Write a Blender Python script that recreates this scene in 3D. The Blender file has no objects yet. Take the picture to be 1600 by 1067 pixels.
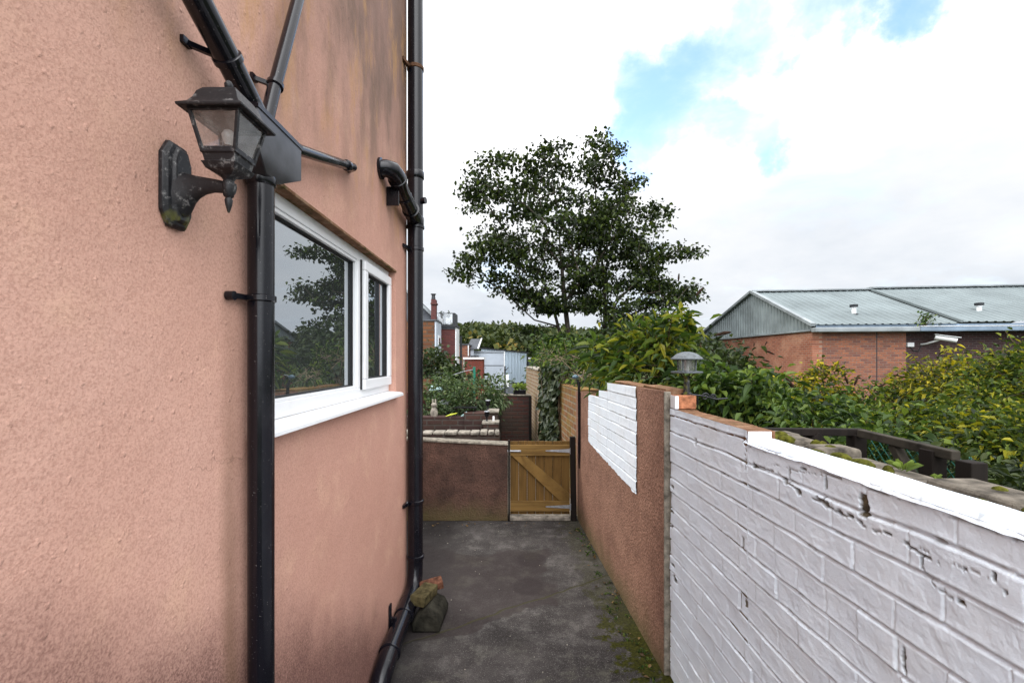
import bpy, math, random
import numpy as np
from mathutils import Vector, Matrix

rng = np.random.default_rng(7)
random.seed(7)
C = bpy.context.scene.collection
F = 711.0          # focal length in photograph pixels
EYE = 1.70
HX, HY = 800.0, 562.0


def P(px, py, d):
    """point seen at photograph pixel (px, py) at depth d"""
    return Vector(((px - HX) / F * d, d, EYE - (py - HY) / F * d))


# ------------------------------------------------------------------ tagging
def tag(o, label=None, cat=None, group=None, kind=None):
    if label: o['label'] = label
    if cat: o['category'] = cat
    if group: o['group'] = group
    if kind: o['kind'] = kind
    return o


def thing(name, label, cat, loc, group=None):
    o = bpy.data.objects.new(name, None)
    o.empty_display_size = 0.1
    C.objects.link(o)
    o.location = loc
    return tag(o, label, cat, group)


def chain_loc(o):
    v = Vector((0, 0, 0))
    return o.location.copy() if o.parent is None else Vector((0, 0, 0))


def link(me, name, mat, parent=None):
    o = bpy.data.objects.new(name, me)
    C.objects.link(o)
    if mat is not None and len(me.materials) == 0:
        me.materials.append(mat)
    if parent is not None:
        o.parent = parent
        if parent.type == 'EMPTY':
            o.matrix_parent_inverse = Matrix.Translation(-parent.location)
    return o


def dup(root, delta, label=None, group=None):
    r = root.copy(); C.objects.link(r)
    r.location = root.location + Vector(delta)
    if label: r['label'] = label
    if group: r['group'] = group
    for ch in list(root.children):
        c = ch.copy(); C.objects.link(c); c.parent = r
        c.matrix_parent_inverse = ch.matrix_parent_inverse.copy()
        for g in ch.children:
            d = g.copy(); C.objects.link(d); d.parent = c
            d.matrix_parent_inverse = g.matrix_parent_inverse.copy()
    return r


# ------------------------------------------------------------------ mesh builder
class MB:
    def __init__(self):
        self.v = []; self.f = []

    def add(self, vs, fs):
        n = len(self.v)
        self.v += [tuple(p) for p in vs]
        self.f += [tuple(i + n for i in q) for q in fs]
        return self

    def box(self, x0, x1, y0, y1, z0, z1):
        vs = [(x0, y0, z0), (x1, y0, z0), (x1, y1, z0), (x0, y1, z0),
              (x0, y0, z1), (x1, y0, z1), (x1, y1, z1), (x0, y1, z1)]
        return self.add(vs, [(0, 3, 2, 1), (4, 5, 6, 7), (0, 1, 5, 4), (1, 2, 6, 5), (2, 3, 7, 6), (3, 0, 4, 7)])

    def bar(self, a, b, w, h, up=(0, 0, 1)):
        """box beam from a to b: width w (sideways), height h (along up)"""
        a = Vector(a); b = Vector(b)
        t = (b - a).normalized(); up = Vector(up)
        s = t.cross(up)
        if s.length < 1e-5: s = t.cross(Vector((1, 0, 0)))
        s.normalize(); u = s.cross(t).normalized()
        vs = []
        for p in (a, b):
            for i, j in ((-1, -1), (1, -1), (1, 1), (-1, 1)):
                vs.append(p + s * (i * w / 2) + u * (j * h / 2))
        return self.add(vs, [(0, 1, 2, 3), (7, 6, 5, 4), (0, 4, 5, 1), (1, 5, 6, 2), (2, 6, 7, 3), (3, 7, 4, 0)])

    def tube(self, pts, r, seg=16, caps=True, flat=1.0):
        pts = [Vector(p) for p in pts]
        n = len(pts)
        rs = r if isinstance(r, (list, tuple)) else [r] * n
        tang = []
        for i in range(n):
            a = pts[max(i - 1, 0)]; b = pts[min(i + 1, n - 1)]
            t = (b - a)
            tang.append(t.normalized() if t.length > 1e-9 else Vector((0, 0, 1)))
        ref = Vector((0, 0, 1)) if abs(tang[0].z) < 0.9 else Vector((1, 0, 0))
        nrm = (ref - tang[0] * ref.dot(tang[0])).normalized()
        vs = []; fs = []
        for i in range(n):
            nrm = (nrm - tang[i] * nrm.dot(tang[i]))
            if nrm.length < 1e-6: nrm = tang[i].orthogonal()
            nrm.normalize()
            bi = tang[i].cross(nrm)
            for k in range(seg):
                a = 2 * math.pi * k / seg
                vs.append(pts[i] + nrm * (math.cos(a) * rs[i]) + bi * (math.sin(a) * rs[i] * flat))
        for i in range(n - 1):
            for k in range(seg):
                k2 = (k + 1) % seg
                fs.append((i * seg + k, i * seg + k2, (i + 1) * seg + k2, (i + 1) * seg + k))
        if caps:
            fs.append(tuple(range(seg - 1, -1, -1)))
            fs.append(tuple((n - 1) * seg + k for k in range(seg)))
        return self.add(vs, fs)

    def ring(self, c, axis, r, R, half, seg=24):
        """collar of outer radius R, inner radius r about axis"""
        c = Vector(c); ax = Vector(axis).normalized()
        return self.tube([c - ax * half, c - ax * half * 0.7, c + ax * half * 0.7, c + ax * half], [r, R, R, r], seg, caps=True)

    def lathe(self, c, prof, seg=20):
        c = Vector(c); vs = []; fs = []
        for (r, z) in prof:
            for k in range(seg):
                a = 2 * math.pi * k / seg
                vs.append((c.x + r * math.cos(a), c.y + r * math.sin(a), c.z + z))
        m = len(prof)
        for i in range(m - 1):
            for k in range(seg):
                k2 = (k + 1) % seg
                fs.append((i * seg + k, i * seg + k2, (i + 1) * seg + k2, (i + 1) * seg + k))
        fs.append(tuple(range(seg - 1, -1, -1)))
        fs.append(tuple((m - 1) * seg + k for k in range(seg)))
        return self.add(vs, fs)

    def loft(self, rings, caps=True):
        n = len(rings[0]); vs = [p for r in rings for p in r]; fs = []
        for i in range(len(rings) - 1):
            for k in range(n):
                k2 = (k + 1) % n
                fs.append((i * n + k, i * n + k2, (i + 1) * n + k2, (i + 1) * n + k))
        if caps:
            fs.append(tuple(range(n - 1, -1, -1)))
            fs.append(tuple((len(rings) - 1) * n + k for k in range(n)))
        return self.add(vs, fs)

    def extrude(self, poly, vec):
        poly = [Vector(p) for p in poly]; vec = Vector(vec)
        return self.loft([poly, [p + vec for p in poly]])

    def build(self, name, mat, parent=None, smooth=None, bevel=0.0, bseg=2):
        me = bpy.data.meshes.new(name)
        me.from_pydata(self.v, [], self.f)
        me.update()
        import bmesh
        bm = bmesh.new(); bm.from_mesh(me)
        bmesh.ops.recalc_face_normals(bm, faces=bm.faces)
        bm.to_mesh(me); bm.free()
        if smooth is not None:
            me.shade_smooth()
            me.set_sharp_from_angle(angle=math.radians(smooth))
        o = link(me, name, mat, parent)
        if bevel > 0:
            b = o.modifiers.new('bevel', 'BEVEL'); b.width = bevel; b.segments = bseg
            b.limit_method = 'ANGLE'; b.angle_limit = math.radians(40)
        return o


def np_mesh(name, verts, quads, mat, parent=None, smooth=True, attrs=None):
    me = bpy.data.meshes.new(name)
    verts = np.asarray(verts, dtype=np.float32); quads = np.asarray(quads, dtype=np.int32)
    k = quads.shape[1]
    me.vertices.add(len(verts)); me.vertices.foreach_set('co', verts.ravel())
    me.loops.add(quads.size); me.loops.foreach_set('vertex_index', quads.ravel())
    me.polygons.add(len(quads))
    me.polygons.foreach_set('loop_start', np.arange(0, quads.size, k, dtype=np.int32))
    me.polygons.foreach_set('use_smooth', np.full(len(quads), smooth))
    me.update(calc_edges=True)
    if attrs:
        for an, arr in attrs.items():
            a = me.attributes.new(an, 'FLOAT', 'POINT')
            a.data.foreach_set('value', np.asarray(arr, dtype=np.float32).ravel())
    me.validate()
    return link(me, name, mat, parent)


# ------------------------------------------------------------------ numpy noise
def vnoise(x, y, seed):
    r = np.random.default_rng(seed); T = r.random((256, 256))
    xi = np.floor(x).astype(int); yi = np.floor(y).astype(int)
    fx = x - xi; fy = y - yi
    fx = fx * fx * (3 - 2 * fx); fy = fy * fy * (3 - 2 * fy)
    g = lambda a, b: T[a % 256, b % 256]
    return (g(xi, yi) * (1 - fx) + g(xi + 1, yi) * fx) * (1 - fy) + (g(xi, yi + 1) * (1 - fx) + g(xi + 1, yi + 1) * fx) * fy


def fbm(x, y, seed, oct=4):
    s = 0; a = 0.5; t = 0
    for i in range(oct):
        s = s + a * vnoise(x * 2 ** i, y * 2 ** i, seed + i); t += a; a *= 0.55
    return s / t


def sstep(a, b, x):
    t = np.clip((x - a) / (b - a), 0, 1)
    return t * t * (3 - 2 * t)


# ------------------------------------------------------------------ materials
class M:
    def __init__(self, name, rough=0.8, spec=0.3, metal=0.0):
        self.m = bpy.data.materials.new(name); self.m.use_nodes = True
        self.t = self.m.node_tree; self.b = self.t.nodes['Principled BSDF']
        self.b.inputs['Roughness'].default_value = rough
        self.b.inputs['Specular IOR Level'].default_value = spec
        self.b.inputs['Metallic'].default_value = metal
        self.tc = self.t.nodes.new('ShaderNodeTexCoord')
        self.co = self.tc.outputs['Object']

    def n(self, typ, **kw):
        nd = self.t.nodes.new(typ)
        for k, v in kw.items():
            if k in nd.inputs.keys():
                self.set(nd.inputs[k], v)
            else:
                setattr(nd, k, v)
        return nd

    def set(self, sock, v):
        if hasattr(v, 'is_output'):
            self.t.links.new(v, sock)
        else:
            if isinstance(v, tuple) and len(v) == 3 and sock.type == 'RGBA': v = v + (1,)
            sock.default_value = v

    def map(self, scale=(1, 1, 1), vec=None):
        nd = self.n('ShaderNodeMapping'); self.set(nd.inputs['Vector'], vec or self.co)
        nd.inputs['Scale'].default_value = scale
        return nd.outputs[0]

    def noise(self, scale, detail=4, rough=0.55, vec=None, dist=0.0):
        nd = self.n('ShaderNodeTexNoise', Scale=float(scale), Detail=float(detail), Roughness=float(rough), Distortion=float(dist))
        self.set(nd.inputs['Vector'], vec or self.co)
        return nd.outputs['Fac']

    def voro(self, scale, vec=None, feature='F1', rnd=1.0):
        nd = self.n('ShaderNodeTexVoronoi'); nd.feature = feature
        nd.inputs['Scale'].default_value = scale
        nd.inputs['Randomness'].default_value = rnd
        self.set(nd.inputs['Vector'], vec or self.co)
        return nd.outputs['Distance']

    def ramp(self, fac, stops, interp='LINEAR'):
        nd = self.n('ShaderNodeValToRGB'); self.set(nd.inputs[0], fac)
        cr = nd.color_ramp; cr.interpolation = interp
        while len(cr.elements) < len(stops): cr.elements.new(0.5)
        for e, (p, c) in zip(cr.elements, stops):
            e.position = p
            e.color = (c, c, c, 1) if isinstance(c, (int, float)) else tuple(c) + (1,)
        return nd.outputs[0]

    def mix(self, fac, a, b, blend='MIX'):
        nd = self.t.nodes.new('ShaderNodeMix'); nd.data_type = 'RGBA'; nd.blend_type = blend
        self.set(nd.inputs[0], fac); self.set(nd.inputs[6], a); self.set(nd.inputs[7], b)
        return nd.outputs[2]

    def math(self, op, a, b=0.0, c=0.0, clamp=False):
        nd = self.t.nodes.new('ShaderNodeMath'); nd.operation = op; nd.use_clamp = clamp
        self.set(nd.inputs[0], a); self.set(nd.inputs[1], b); self.set(nd.inputs[2], c)
        return nd.outputs[0]

    def sep(self, vec=None):
        nd = self.n('ShaderNodeSeparateXYZ'); self.set(nd.inputs[0], vec or self.co)
        return nd.outputs

    def comb(self, x, y, z):
        nd = self.n('ShaderNodeCombineXYZ')
        for i, v in enumerate((x, y, z)): self.set(nd.inputs[i], v)
        return nd.outputs[0]

    def attr(self, name):
        nd = self.n('ShaderNodeAttribute'); nd.attribute_name = name
        return nd.outputs['Fac']

    def island(self):
        return self.n('ShaderNodeNewGeometry').outputs['Random Per Island']

    def rmap(self, v, a, b, c=0.0, d=1.0):
        nd = self.n('ShaderNodeMapRange'); nd.interpolation_type = 'SMOOTHSTEP'
        self.set(nd.inputs[0], v)
        for i, q in enumerate((a, b, c, d)): nd.inputs[1 + i].default_value = q
        return nd.outputs[0]

    def bump(self, h, strength, dist, normal=None):
        nd = self.n('ShaderNodeBump'); nd.inputs['Strength'].default_value = strength
        nd.inputs['Distance'].default_value = dist
        self.set(nd.inputs['Height'], h)
        if normal is not None: self.set(nd.inputs['Normal'], normal)
        return nd.outputs[0]

    def out(self, color=None, normal=None, rough=None):
        if color is not None: self.set(self.b.inputs['Base Color'], color)
        if normal is not None: self.set(self.b.inputs['Normal'], normal)
        if rough is not None: self.set(self.b.inputs['Roughness'], rough)
        return self.m


def simple(name, col, rough=0.7, spec=0.3, var=0.15, scale=12, metal=0.0, bump=0.0):
    m = M(name, rough, spec, metal)
    n = m.noise(scale, 5, 0.6)
    dark = tuple(c * (1 - var * 1.6) for c in col); light = tuple(min(1, c * (1 + var)) for c in col)
    c = m.ramp(n, [(0.3, dark), (0.7, light)])
    nr = m.bump(m.noise(scale * 8, 4), bump, 0.004) if bump else None
    return m.out(c, nr)


def mat_house_render():
    m = M('pink_render', 0.75, 0.25)
    x, y, z = m.sep()[:3]
    big = m.noise(1.3, 5, 0.6)
    base = m.ramp(big, [(0.25, (0.54, 0.308, 0.235)), (0.5, (0.605, 0.355, 0.275)), (0.75, (0.65, 0.40, 0.318))])
    base = m.mix(m.rmap(m.math('ADD', y, m.math('MULTIPLY', m.noise(2.5, 4), .6)), 1.3, 2.2, 0, .55), base, (0.50, 0.265, 0.20))  # falloff of flash light along the wall, painted as darker, redder pink
    # salmon / buff blotches
    base = m.mix(m.rmap(m.noise(4.5, 6, 0.65), 0.5, 0.75, 0, 0.4), base, (0.72, 0.46, 0.32))
    # fine speckle in the texture
    sp = m.noise(190, 3, 0.65)
    base = m.mix(m.rmap(sp, 0.34, 0.58, 0.38, 0), base, (0.30, 0.14, 0.10))
    # streaked grime, heavier high up and towards the corner
    st = m.noise(1.0, 6, 0.65, m.map((2.2, 3.5, 1.3)))
    hi = m.rmap(z, 2.0, 3.3)
    gr = m.math('MULTIPLY', m.rmap(st, 0.40, 0.66), hi)
    base = m.mix(m.math('MULTIPLY', gr, 0.9), base, (0.15, 0.095, 0.06))
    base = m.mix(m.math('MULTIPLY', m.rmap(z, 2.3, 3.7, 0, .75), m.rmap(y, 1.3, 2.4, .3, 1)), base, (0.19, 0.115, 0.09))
    st2 = m.noise(1.7, 6, 0.7, m.map((3, 4, 1.2)))
    base = m.mix(m.math('MULTIPLY', m.rmap(st2, 0.52, 0.7), m.rmap(z, 2.2, 2.7, 0, 0.55)), base, (0.50, 0.27, 0.10))
    # lower wall: flash falloff shade painted into the colour
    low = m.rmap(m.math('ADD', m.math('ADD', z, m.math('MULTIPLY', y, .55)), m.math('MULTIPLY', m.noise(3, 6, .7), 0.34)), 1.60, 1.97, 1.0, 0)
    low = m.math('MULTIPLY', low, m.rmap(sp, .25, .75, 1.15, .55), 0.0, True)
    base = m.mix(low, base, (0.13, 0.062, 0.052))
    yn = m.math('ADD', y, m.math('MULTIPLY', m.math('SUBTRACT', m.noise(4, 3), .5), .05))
    shade_band = m.math('MULTIPLY', m.rmap(m.math('ABSOLUTE', m.math('SUBTRACT', yn, 1.185)), .0, .055, 1, 0), m.rmap(z, .9, 2.1, .55, .08))  # soft upright shadow beside the downpipe, painted into the wall colour
    base = m.mix(shade_band, base, (0.16, 0.09, 0.05))
    ck = m.math('ABSOLUTE', m.math('SUBTRACT', m.noise(1.9, 5, .6), .5))
    ckm = m.math('MULTIPLY', m.rmap(ck, .0008, .003, 1, 0), m.math('MULTIPLY', m.rmap(y, 1.02, 1.08), m.rmap(y, 1.24, 1.3, 1, 0)))
    base = m.mix(m.math('MULTIPLY', ckm, .35), base, (0.16, 0.09, 0.06))
    # bump: sparse rounded lumps of roughcast + fine grain
    def dots(scale, keep, r0, r1):
        nd = m.n('ShaderNodeTexVoronoi'); nd.inputs['Scale'].default_value = scale
        wv = m.n('ShaderNodeVectorMath', operation='ADD'); m.set(wv.inputs[0], m.map((1, 1, .8)))
        nn = m.n('ShaderNodeTexNoise', Scale=scale * 1.3, Detail=2.0); m.set(nn.inputs['Vector'], m.co)
        sc_ = m.n('ShaderNodeVectorMath', operation='SCALE'); m.set(sc_.inputs[0], nn.outputs['Color']); sc_.inputs['Scale'].default_value = .55 / scale
        m.set(wv.inputs[1], sc_.outputs[0]); m.set(nd.inputs['Vector'], wv.outputs[0])
        sepc = m.n('ShaderNodeSeparateColor'); m.set(sepc.inputs[0], nd.outputs['Color'])
        return m.math('MULTIPLY', m.rmap(nd.outputs['Distance'], r0, r1, 1, 0), m.rmap(sepc.outputs[0], keep, keep + .25))
    h = m.math('ADD', dots(60, .70, .05, .42), m.math('MULTIPLY', dots(125, .55, .05, .5), .55))
    h = m.math('ADD', h, m.math('MULTIPLY', m.noise(210, 3, .6), .55))
    h = m.math('ADD', h, m.math('MULTIPLY', m.noise(45, 3, .55), .5))
    nr = m.bump(h, 0.75, 0.0024)
    nr = m.bump(m.noise(5, 3), 0.35, 0.02, nr)
    return m.out(base, nr)


def mat_wall_render(name, c0, c1, dark, grime=0.5, fine=95):
    m = M(name, 0.85, 0.2)
    x, y, z = m.sep()[:3]
    base = m.ramp(m.noise(2.2, 6, 0.65), [(0.3, c0), (0.7, c1)])
    sp = m.noise(fine, 3, 0.65)
    base = m.mix(m.rmap(sp, 0.36, 0.56, 0.75, 0), base, dark)
    g = m.math('MULTIPLY', m.rmap(m.noise(5, 7, 0.7), 0.42, 0.68), grime)
    base = m.mix(g, base, dark)
    low = m.rmap(m.math('ADD', z, m.math('MULTIPLY', m.noise(6, 5), 0.3)), 0.1, 0.42, 0.8, 0)
    base = m.mix(low, base, (0.10, 0.085, 0.035))
    h = m.math('ADD', m.rmap(m.noise(fine * 0.6, 3), 0.4, 0.7), m.math('MULTIPLY', sp, 0.4))
    return m.out(base, m.bump(h, 0.9, 0.004))


def mat_white_paint():
    m = M('white_masonry_paint', 0.55, 0.35)
    bare = m.attr('bare'); groove = m.attr('groove')
    n = m.noise(9, 6, 0.65)
    paint = m.ramp(n, [(0.3, (0.775, 0.86, 0.955)), (0.7, (0.825, 0.905, 0.985))])
    paint = m.mix(m.rmap(m.noise(2.3, 5, 0.6), 0.5, 0.75, 0, 0.30), paint, (0.76, 0.74, 0.70))
    paint = m.mix(m.math('MULTIPLY', groove, m.rmap(m.noise(14, 5), 0.35, 0.7, 0.1, 0.75)), paint, (0.40, 0.385, 0.36))
    br = m.ramp(m.noise(40, 5), [(0.3, (0.018, 0.015, 0.011)), (0.5, (0.075, 0.062, 0.038)), (0.75, (0.2, 0.15, 0.085))])
    col = m.mix(bare, paint, br)
    h = m.math('ADD', m.math('MULTIPLY', m.noise(95, 4, 0.6), 1.0), m.math('MULTIPLY', m.noise(320, 3), 0.35))
    return m.out(col, m.bump(h, 0.45, 0.003), m.mix(bare, (0.5, 0.5, 0.5), (0.95, 0.95, 0.95)))


def mat_brick(name, axis, c1, c2, mortar, w=0.225, h=0.075, mort=0.012, grime=(0.05, 0.04, 0.03), gr=0.4, moss=0.0, bump=0.7):
    m = M(name, 0.9, 0.15)
    x, y, z = m.sep()[:3]
    vec = m.comb(y if axis == 'x' else x, z, 0.0)
    wob = m.noise(3, 3)
    nd = m.n('ShaderNodeTexBrick'); m.set(nd.inputs['Vector'], vec)
    nd.inputs['Scale'].default_value = 1.0
    nd.inputs['Brick Width'].default_value = w; nd.inputs['Row Height'].default_value = h
    nd.inputs['Mortar Size'].default_value = mort; nd.inputs['Mortar Smooth'].default_value = 0.3
    nd.inputs['Bias'].default_value = -0.1
    m.set(nd.inputs['Color1'], c1); m.set(nd.inputs['Color2'], c2); m.set(nd.inputs['Mortar'], mortar)
    col = m.mix(m.rmap(m.noise(18, 5, 0.7), 0.35, 0.7, 0.0, 0.5), nd.outputs['Color'], tuple(c * 0.55 for c in c1))
    col = m.mix(m.rmap(m.noise(1.1, 6, 0.7), 0.45, 0.7, 0, gr), col, grime)
    if moss: col = m.mix(m.rmap(m.noise(2.0, 6, 0.7), 0.45, 0.62, 0, moss), col, (0.20, 0.15, 0.02))
    hh = m.math('SUBTRACT', m.math('MULTIPLY', m.noise(60, 4), 0.3), nd.outputs['Fac'])
    return m.out(col, m.bump(hh, bump, 0.008))


def mat_black_plastic(name='black_plastic', dust=0.25):
    m = M(name, 0.2, 0.4)
    d = m.rmap(m.noise(14, 6, 0.7), 0.52, 0.78, 0, dust)
    col = m.mix(d, (0.004, 0.004, 0.007), (0.05, 0.05, 0.055))
    sp = m.rmap(m.noise(260, 2), 0.70, 0.76)
    col = m.mix(m.math('MULTIPLY', sp, 0.5), col, (0.45, 0.43, 0.40))
    r = m.ramp(m.noise(9, 5), [(0.3, 0.12), (0.7, 0.28)])
    return m.out(col, m.bump(m.noise(45, 3), 0.05, 0.003), r)


def mat_lantern():
    m = M('weathered_black_metal', 0.5, 0.4)
    z = m.sep()[2]
    d = m.rmap(m.noise(55, 6, 0.75), 0.53, 0.70, 0, 0.7)
    col = m.mix(d, (0.007, 0.007, 0.009), (0.26, 0.255, 0.25))
    ms = m.math('MULTIPLY', m.rmap(m.noise(30, 4), 0.45, 0.6), m.rmap(z, 1.99, 2.03, 0.9, 0))
    col = m.mix(ms, col, (0.10, 0.10, 0.015))
    return m.out(col, m.bump(m.noise(150, 4), 0.3, 0.002))


def mat_upvc():
    m = M('white_upvc', 0.28, 0.5)
    col = m.mix(m.rmap(m.noise(6, 6, 0.7), 0.5, 0.75, 0, 0.35), (0.80, 0.81, 0.82), (0.60, 0.58, 0.54))
    return m.out(col)


def mat_window_glass():
    m = M('window_glass', 0.03, 0.5)
    t = m.t
    dk = m.n('ShaderNodeBsdfDiffuse'); m.set(dk.inputs['Color'], m.ramp(m.noise(1.4, 3), [(0.3, (0.025, 0.028, 0.030)), (0.7, (0.055, 0.06, 0.06))]))
    gl = m.n('ShaderNodeBsdfGlossy'); gl.inputs['Roughness'].default_value = 0.0
    m.set(gl.inputs['Color'], (0.88, 0.93, 0.97))
    lw = m.n('ShaderNodeLayerWeight'); lw.inputs['Blend'].default_value = 0.55
    mx = m.n('ShaderNodeMixShader'); m.set(mx.inputs[0], m.rmap(lw.outputs['Fresnel'], 0.05, 0.9, 0.42, 0.9))
    t.links.new(dk.outputs[0], mx.inputs[1]); t.links.new(gl.outputs[0], mx.inputs[2])
    t.links.new(mx.outputs[0], t.nodes['Material Output'].inputs[0])
    return m.m


def mat_clear_glass(name='dusty_lantern_glass', dust=0.2, tint=(0.36, 0.35, 0.33)):
    m = M(name)
    t = m.t
    tr = m.n('ShaderNodeBsdfTransparent'); m.set(tr.inputs[0], (0.92, 0.93, 0.93))
    df = m.n('ShaderNodeBsdfDiffuse'); m.set(df.inputs['Color'], tint)
    gl = m.n('ShaderNodeBsdfGlossy'); gl.inputs['Roughness'].default_value = 0.08
    m1 = m.n('ShaderNodeMixShader'); m.set(m1.inputs[0], m.rmap(m.noise(40, 5, 0.7), 0.35, 0.75, dust * 0.5, dust * 1.8))
    t.links.new(tr.outputs[0], m1.inputs[1]); t.links.new(df.outputs[0], m1.inputs[2])
    m2 = m.n('ShaderNodeMixShader'); m2.inputs[0].default_value = 0.12
    t.links.new(m1.outputs[0], m2.inputs[1]); t.links.new(gl.outputs[0], m2.inputs[2])
    t.links.new(m2.outputs[0], t.nodes['Material Output'].inputs[0])
    return m.m


def mat_wood(name, c0, c1, axis='z', scale=1.0, knots=True, rough=0.75):
    m = M(name, rough, 0.2)
    sc = {'z': (22, 22, 1.4), 'x': (1.4, 22, 22), 'd': (9, 9, 9)}[axis]
    rnd = m.island()
    off = m.n('ShaderNodeVectorMath', operation='ADD'); m.set(off.inputs[0], m.co)
    m.set(off.inputs[1], m.comb(m.math('MULTIPLY', rnd, 7.0), 0.0, m.math('MULTIPLY', rnd, 3.0)))
    g = m.noise(1.0 * scale, 5, 0.6, m.map(sc, off.outputs[0]), 0.8)
    col = m.ramp(g, [(0.28, c0), (0.55, c1), (0.8, tuple(min(1, c * 1.25) for c in c1))])
    col = m.mix(m.math('MULTIPLY', rnd, 0.35), col, c0)
    if knots:
        kd = m.voro(4.5, m.map((1, 1, 0.55), off.outputs[0]))
        col = m.mix(m.rmap(kd, 0.05, 0.11, 0.8, 0), col, tuple(c * 0.3 for c in c0))
    col = m.mix(m.rmap(m.noise(3, 5), 0.5, 0.75, 0, 0.4), col, tuple(c * 0.5 for c in c0))
    return m.out(col, m.bump(g, 0.25, 0.002))


def mat_concrete():
    m = M('worn_concrete', 0.92, 0.15)
    x, y, z = m.sep()[:3]
    a = m.noise(1.5, 7, 0.68)
    base = m.ramp(a, [(0.3, (0.020, 0.0175, 0.0165)), (0.5, (0.041, 0.0365, 0.0345)), (0.7, (0.083, 0.075, 0.070))])
    base = m.mix(m.rmap(m.noise(7, 6, 0.75), 0.45, 0.72, 0, 0.5), base, (0.17, 0.16, 0.15))
    sp = m.noise(190, 3, 0.7)
    base = m.mix(m.rmap(sp, 0.55, 0.74, 0, 0.6), base, (0.30, 0.28, 0.265))
    base = m.mix(m.rmap(sp, 0.30, 0.46, 0.75, 0), base, (0.018, 0.016, 0.016))
    base = m.mix(m.rmap(m.voro(85), .08, .2, .55, 0), base, (0.33, 0.31, 0.29))
    base = m.mix(m.rmap(m.noise(11, 7, .8), .56, .64, 0, .5), base, (0.03, 0.027, 0.026))
    # newer reddish patch: smoother screed with an irregular edge
    wx = m.math('ADD', x, m.math('MULTIPLY', m.math('SUBTRACT', m.noise(2.2, 3), 0.5), 0.5))
    wy = m.math('ADD', y, m.math('MULTIPLY', m.math('SUBTRACT', m.noise(1.7, 3), 0.5), 0.7))
    pa = m.math('MULTIPLY', m.rmap(m.math('SUBTRACT', wy, m.math('MULTIPLY', wx, 0.55)), 2.98, 3.0), m.rmap(wy, 4.05, 4.12, 1, 0))
    pa = m.math('MULTIPLY', pa, m.rmap(wx, 0.28, 0.34, 1, 0))
    base = m.mix(m.math('MULTIPLY', pa, 0.66), base, (0.034, 0.026, 0.025))
    # round damp marks
    for (cx, cy, r) in ((0.17, 3.87, 0.11), (0.12, 3.42, 0.10)):
        dx = m.math('SUBTRACT', x, cx); dy = m.math('SUBTRACT', y, cy)
        rr = m.math('SQRT', m.math('ADD', m.math('MULTIPLY', dx, dx), m.math('MULTIPLY', m.math('MULTIPLY', dy, dy), 0.8)))
        base = m.mix(m.rmap(rr, r, r + 0.03, 0.6, 0), base, (0.027, 0.021, 0.021))
    # joint crack running across
    cr = m.math('ABSOLUTE', m.math('SUBTRACT', m.math('SUBTRACT', y, m.math('MULTIPLY', x, 0.62)), m.math('ADD', 3.12, m.math('MULTIPLY', m.math('SUBTRACT', m.noise(5, 4), 0.5), 0.10))))
    base = m.mix(m.rmap(cr, 0.004, 0.016, 0.8, 0), base, (0.045, 0.042, 0.02))
    # moss along the right hand wall and by the drain
    wl = m.math('SUBTRACT', 0.95, m.math('MULTIPLY', y, 0.051))
    dw = m.math('SUBTRACT', wl, x)
    mo = m.math('ADD', m.rmap(dw, 0.0, 0.48, 0.62, 0), m.math('MULTIPLY', m.math('SUBTRACT', m.noise(8, 7, 0.75), 0.5), 1.9))
    mo = m.math('MULTIPLY', m.rmap(mo, 0.34, 0.46), m.rmap(y, 2.7, 3.6, 1.0, 0.30))
    mo = m.math('MULTIPLY', mo, m.rmap(dw, 0.42, 0.55, 1, 0))
    mc = m.ramp(m.noise(60, 4), [(0.3, (0.010, 0.012, 0.002)), (0.7, (0.055, 0.055, 0.007))])
    base = m.mix(mo, base, mc)
    g2 = m.math('MULTIPLY', m.rmap(m.noise(3.5, 6, 0.7), 0.5, 0.66), m.rmap(y, 2.0, 2.75, 0.85, 0.12))
    base = m.mix(m.math('MULTIPLY', g2, 0.7), base, (0.055, 0.055, 0.018))
    # concrete gets darker towards the foot of the house wall
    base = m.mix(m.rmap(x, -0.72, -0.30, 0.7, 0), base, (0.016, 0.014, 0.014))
    h = m.math('ADD', m.math('MULTIPLY', sp, 0.6), m.math('ADD', m.math('MULTIPLY', mo, m.noise(120, 4)), m.math('MULTIPLY', m.noise(25, 5), 0.8)))
    h = m.math('SUBTRACT', h, m.rmap(cr, 0.002, 0.014, 1.0, 0))
    return m.out(base, m.bump(h, 0.7, 0.006))


def mat_leaf(name, stops, trans=0.35, rough=0.5, use_attr=False):
    m = M(name, rough, 0.3)
    t = m.t
    r = m.attr('tint') if use_attr else m.island()
    if use_attr:
        r = m.math('ADD', m.math('MULTIPLY', r, 0.75), m.math('MULTIPLY', m.island(), 0.25))
    col = m.ramp(r, stops)
    m.out(col)
    tl = m.n('ShaderNodeBsdfTranslucent')
    m.set(tl.inputs[0], m.mix(1.0, col, (1.25, 1.25, 0.6), 'MULTIPLY'))
    mx = m.n('ShaderNodeMixShader'); mx.inputs[0].default_value = trans
    t.links.new(m.b.outputs[0], mx.inputs[1]); t.links.new(tl.outputs[0], mx.inputs[2])
    t.links.new(mx.outputs[0], t.nodes['Material Output'].inputs[0])
    return m.m


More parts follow.
